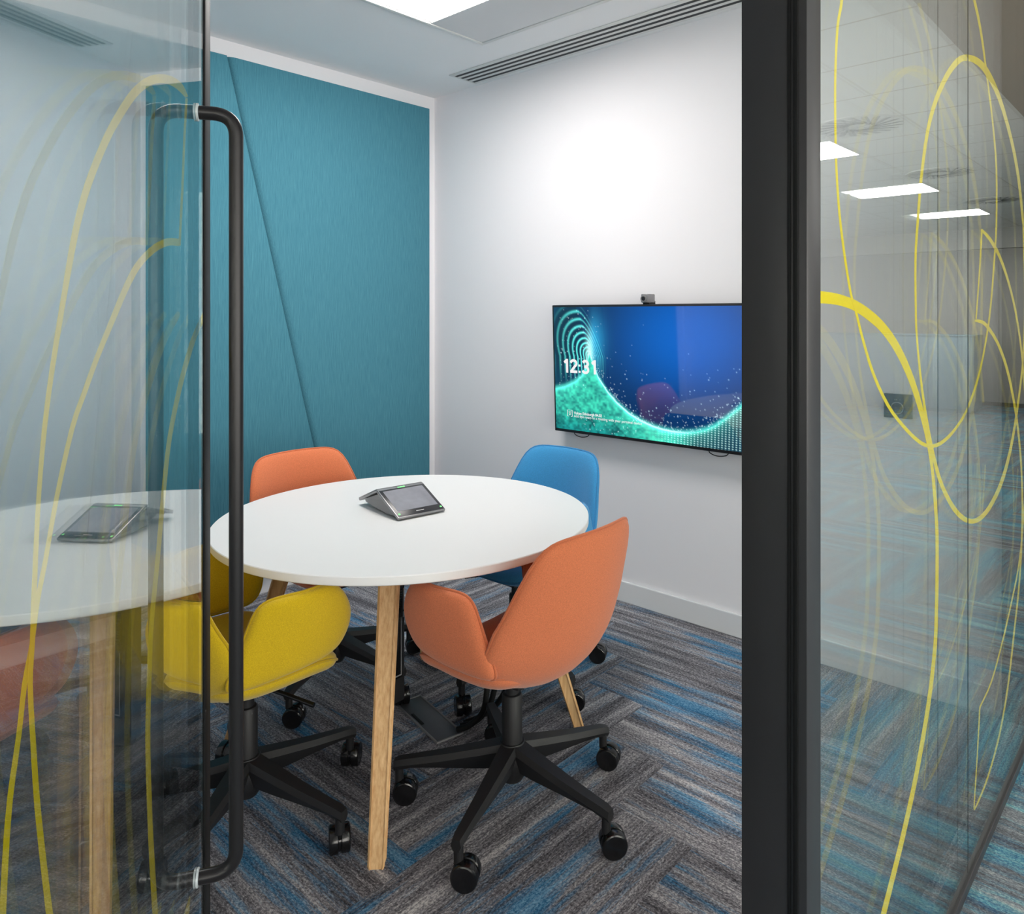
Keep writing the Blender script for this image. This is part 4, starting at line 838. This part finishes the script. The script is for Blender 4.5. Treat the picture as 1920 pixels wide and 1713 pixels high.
# floor outlet box, lid and cables
fb = empty('floor_outlet_box', (1.632, 2.02, 0)); tag(fb, 'flat dark grey outlet box let into the carpet under the table', 'floor outlet')
fb.rotation_euler = (0, 0, -.20)
bm = bmesh.new()
for a in ((-.050, .050, -.155, -.149), (-.050, .050, .149, .155), (-.050, -.044, -.149, .149), (.044, .050, -.149, .149)): add_box(bm, *a, 0, .006, .001)
obj('rim', bm, M['grey'], fb)
bm = bmesh.new(); add_box(bm, -.043, .043, -.148, .148, 0, .0045, .001); l_ = obj('lid', bm, simple('floor_box_lid', srgb(74, 78, 84), .5, noise=.08), fb)
bm = bmesh.new(); add_box(bm, -.040, -.030, -.03, .05, .0045, .0075, .001); obj('lid_catch', bm, M['seal'], l_)
cables = [
    [(1.635, 1.872, .016), (1.655, 1.835, .035), (1.680, 1.80, .080), (1.690, 1.79, .150), (1.700, 1.80, .215), (1.740, 1.765, .245), (1.790, 1.715, .33), (1.806, 1.698, .50), (1.790, 1.72, .700)],
    [(1.655, 1.880, .016), (1.690, 1.845, .030), (1.722, 1.815, .075), (1.738, 1.80, .145), (1.745, 1.79, .205), (1.780, 1.735, .250), (1.815, 1.690, .35), (1.832, 1.682, .50), (1.815, 1.705, .700)],
    [(1.675, 1.885, .016), (1.725, 1.860, .026), (1.765, 1.825, .062), (1.785, 1.79, .125), (1.790, 1.765, .180), (1.815, 1.715, .245), (1.842, 1.680, .36), (1.858, 1.668, .50), (1.840, 1.690, .700)],
]
labs = ['thick black cable looping from the floor outlet up under the table, leftmost', 'middle thick black cable looping from the floor outlet up under the table',
        'thick black cable looping from the floor outlet up under the table, rightmost']
for c, lb in zip(cables, labs):
    bm = bmesh.new(); add_tube(bm, spline(c, 8), .0095, 10)
    tag(obj('power_cable', bm, M['seal'], angle=60), lb, 'cable', 'cables under the table')

# ------------------------------------------------------------------ touch console on the table
tc_ = empty('touch_console', (1.520, 1.912, TZ), -.14); tag(tc_, 'grey tent-shaped conference console with a touch display on the table', 'tablet')
CW, CE, CH = .0865, .148, .064
al = math.atan2(CH, CE); ln = math.hypot(CE, CH)
fm = Matrix.Rotation(al, 4, 'X')
bm = bmesh.new(); add_box(bm, -CW, CW, .0, ln, -.001, .009, .003, mtx=Matrix.Translation((0, 0, .0025)) @ fm); obj('front_shell', bm, M['alu'], tc_)
fb_m = Matrix.Translation((0, 0, .0025)) @ fm
bm = bmesh.new(); add_box(bm, -CW+.003, CW-.003, .004, ln-.012, .009, .0102, .0006, mtx=fb_m); fr_ = obj('bezel', bm, M['darkgl'], tc_)
bm = bmesh.new(); add_box(bm, -CW+.013, CW-.013, .030, ln-.020, .0102, .0107, mtx=fb_m); obj('touch_display', bm, M['ctrlgl'], fr_, smooth=False)
bm = bmesh.new()
add_box(bm, -.013, .013, ln-.0105, ln-.007, .0090, .0104, mtx=fb_m); obj('status_light', bm, M['led'], fr_, smooth=False)
for sx in (-1, 1):
    bm = bmesh.new(); add_box(bm, sx*(CW-.0105)-.003, sx*(CW-.0105)+.003, .0125, .0185, .0102, .0109, mtx=fb_m)
    obj('status_light', bm, M['led'], fr_, smooth=False)
bm = bmesh.new(); add_box(bm, -.014, .014, .0165, .0185, .0102, .0106, mtx=fb_m); obj('name_strip', bm, M['trimw'], fr_, smooth=False)
b2 = math.atan2(.050, .125); l2 = math.hypot(.050, .125)
bmx = Matrix.Translation((0, CE, CH+.0025)) @ Matrix.Rotation(-b2, 4, 'X')
bm = bmesh.new(); add_box(bm, -CW, CW, -.004, l2, -.003, .008, .003, mtx=bmx); obj('rear_shell', bm, M['alu'], tc_)
bm = bmesh.new()
prof = [(.022, .010), (CE*.98, CH-.006), (CE+.090, CH-.038), (CE+.085, CH-.046), (CE+.03, .012), (CE*.6, .006)]
rings = [[Vector((sx*(CW-.006), y, z)) for y, z in prof] for sx in (-1, 1)]
add_rings(bm, rings); obj('core', bm, M['grey'], tc_, angle=30)
bm = bmesh.new(); add_box(bm, -CW+.02, CW-.02, .05, CE+.04, 0, .008, .002); obj('foot', bm, M['blackpl'], tc_)

# ------------------------------------------------------------------ chairs
def make_chair(fab, pip, label, star, rz, casters):
    root = empty('swivel_chair'); tag(root, label, 'chair', 'upholstered swivel chairs around the table')
    # local axes: +y faces forward, x to the sitter's right
    # backrest: shell from under the seat up to the top edge
    prof = [(-.010, .404), (-.105, .410), (-.178, .442), (-.230, .506), (-.262, .592), (-.284, .690), (-.303, .832)]
    hw = [.190, .212, .240, .259, .252, .229, .204]
    wrap = [.000, .012, .048, .090, .094, .078, .040]
    lift = [.055, .070, .066, .040, .014, .0, -.006]
    pv = spline([(y, z, 0) for y, z in prof], 8)
    m_ = len(prof)-1
    def ip(arr, t):
        i = min(int(t), m_-1); f = t-i; return arr[i]*(1-f)+arr[i+1]*f
    def Sback(a, b):
        t = (b*.5+.5)*m_; t = min(max(t, 0.), m_)
        k = t*8; i = min(int(k), len(pv)-2); q = pv[i].lerp(pv[i+1], k-i)
        a2 = max(-1.1, min(1.1, a))
        return Vector((a2*ip(hw, t), q.x+ip(wrap, t)*a2*a2, q.y+ip(lift, t)*a2*a2))
    bm = bmesh.new(); rim = add_pillow(bm, Sback, .044, corner=.24, nth=112, K=12, edge_pow=10)
    back = obj('backrest', bm, fab, root, angle=75)
    bm = bmesh.new(); add_tube(bm, [p_+n_*.0 for p_, n_ in rim], .0042, 8, closed=True); obj('piping', bm, pip, back, angle=180)
    # seat pan
    def Sseat(a, b):
        y = -.005+b*.180; w = .243*(1-.05*max(0, b))
        return Vector((a*w, y, .446+.038*a**4+.03*max(0., -b)**3-.020*max(0., b-.3)**2*2))
    bm = bmesh.new(); rim = add_pillow(bm, Sseat, .066, corner=.40, nth=72, K=10, edge_pow=8)
    seat = obj('seat', bm, fab, root, angle=75)
    bm = bmesh.new(); add_tube(bm, [p_-Vector((0, 0, .004)) for p_, n_ in rim], .0040, 8, closed=True); obj('piping', bm, pip, seat, angle=180)
    # arm wings
    for s in (-1, 1):
        def Sarm(a, b, s=s):
            # a runs back (-1) to front (+1), b from the bottom up
            top = max(0., (b+1)/2)
            y0 = -.180+.080*top; y1 = .136+.044*math.sin(top*PI)-.030*top
            y = y0+(y1-y0)*(a+1)/2
            x = .238+.032*top**.75-.012*max(0, -a)*top+.012*(1-a*a)-.018*max(0, a)**2
            z = .486+.208*top+.010*(a+1)*(1-top)*.5-.006*abs(a)**3*top
            return Vector((s*x, y, z))
        bm = bmesh.new(); rim = add_pillow(bm, Sarm, .042, corner=.27, nth=96, K=10, edge_pow=9)
        arm = obj('armrest', bm, fab, root, angle=75)
        bm = bmesh.new(); add_tube(bm, [p_ for p_, n_ in rim], .0040, 8, closed=True); obj('piping', bm, pip, arm, angle=180)
    # mechanism, column and star base
    bm = bmesh.new(); add_box(bm, -.075, .075, -.09, .09, .372, .402, .008); obj('mechanism', bm, M['blackpl'], root)
    bm = bmesh.new(); add_tube(bm, [(.06, .02, .378), (.13, .05, .368), (.20, .085, .352)], [.006, .006, .007], 10); obj('lever', bm, M['gloss'], root)
    bm = bmesh.new(); add_lathe(bm, [(.029, .105), (.029, .31), (.026, .315), (.020, .317), (.020, .385)], 32); obj('gas_column', bm, M['blackpl'], root)
    bm = bmesh.new(); add_lathe(bm, [(.020, .072), (.030, .076), (.046, .105), (.044, .165), (.034, .182)], 32); obj('hub', bm, M['blackpl'], root)
    for k in range(5):
        a = star+2*PI*k/5; R3 = Matrix.Rotation(a, 4, 'Z')
        bm = bmesh.new(); rings = []
        for r, zt, zb, w in ((.020, .182, .112, .030), (.10, .165, .108, .027), (.20, .145, .106, .022), (.285, .131, .103, .018), (.318, .126, .096, .017), (.336, .120, .092, .014)):
            rings.append([R3 @ Vector(q) for q in ((r, -w*.55, zb), (r, w*.55, zb), (r, w, zt-.016), (r, w*.72, zt), (r, -w*.72, zt), (r, -w, zt-.016))])
        add_rings(bm, rings)
        add_lathe(bm, [(.012, .060), (.012, .098)], 16, R3 @ Matrix.Translation((.322, 0, 0)))
        leg = obj('base_leg', bm, M['blackpl'], root, angle=30)
        bm = bmesh.new()
        sw_ = math.radians(casters[k])-(star+rz)-2*PI*k/5
        mt = R3 @ Matrix.Translation((.322, 0, .0340)) @ Matrix.Rotation(sw_, 4, 'Z') @ Matrix.Translation((-.018, 0, 0)) @ Matrix.Rotation(PI/2, 4, 'X')
        for s in (-1, 1):
            i_, o_ = s*.0035, s*.0270
            add_lathe(bm, [(.020, i_), (.0318, i_), (.0340, i_+s*.002), (.0340, o_-s*.0055), (.0322, o_-s*.002), (.0290, o_-s*.0006), (.0270, o_-s*.0012), (.012, o_)], 32, mt, mat=0)
        add_lathe(bm, [(.0295, -.0034), (.0295, .0034)], 24, mt, mat=0)
        mt2 = R3 @ Matrix.Translation((.322, 0, 0)); add_lathe(bm, [(.009, .034), (.009, .070)], 14, mt2)
        obj('caster', bm, M['gloss'], leg, angle=30)
    return root
R = math.radians
ch1 = make_chair(M['orange'], M['orangep'], 'orange upholstered swivel chair in front, its back turned to the viewer', R(54.5), R(2.5), (118, 135, 124, 140, 112))
ch1.location = (1.503, 1.488, 0); ch1.rotation_euler = (0, 0, R(2.5))
ch2 = make_chair(M['yellow'], M['yellowp'], 'yellow upholstered swivel chair at the left of the table behind the door handle', R(-1)+PI/2, -PI/2, (222, 30, 205, 70, 240))
ch2.location = (.975, 1.985, 0); ch2.rotation_euler = (0, 0, -PI/2)
ch3 = make_chair(M['blue'], M['bluep'], 'blue upholstered swivel chair by the screen wall, tucked under the right of the table', R(-28)-PI/2, PI/2, (118, 140, 200, 60, 130))
ch3.location = (2.055, 2.010, 0); ch3.rotation_euler = (0, 0, PI/2)
ch4 = make_chair(M['orange'], M['orangep'], 'orange upholstered swivel chair at the back of the table before the teal panels', R(30), PI, (130, 60, 150, 215, 110))
ch4.location = (1.575, 2.50, 0); ch4.rotation_euler = (0, 0, PI)

# ------------------------------------------------------------------ light, camera, render look
w = bpy.data.worlds.new('World'); SC.world = w; w.use_nodes = True
bg = w.node_tree.nodes['Background']; bg.inputs[0].default_value = (1, .94, .88, 1); bg.inputs[1].default_value = 7.4

cam = bpy.data.cameras.new('Camera'); co = bpy.data.objects.new('Camera', cam); COL.objects.link(co)
FPX, PCX, PCY, TH, HC = 1400.31, 1045.90, 590.14, math.radians(41.2128), 1.383
co.location = (0, 0, HC); co.rotation_euler = (PI/2, 0, TH-PI/2)
cam.sensor_fit = 'HORIZONTAL'; cam.sensor_width = 36.; cam.lens = FPX*36/1920
cam.shift_x = (960-PCX)/1920; cam.shift_y = (PCY-856.5)/1920
cam.clip_start = .02
SC.camera = co
SC.view_settings.view_transform = 'Standard'; SC.view_settings.look = 'None'
SC.view_settings.exposure = 0.13; SC.view_settings.gamma = 1.0
SC.view_settings.use_curve_mapping = False
cy = SC.cycles
cy.max_bounces = 12; cy.diffuse_bounces = 5; cy.glossy_bounces = 8; cy.transparent_max_bounces = 32; cy.transmission_bounces = 8
cy.caustics_reflective = False; cy.caustics_refractive = False
cy.sample_clamp_indirect = 6.0
cy.use_denoising = True
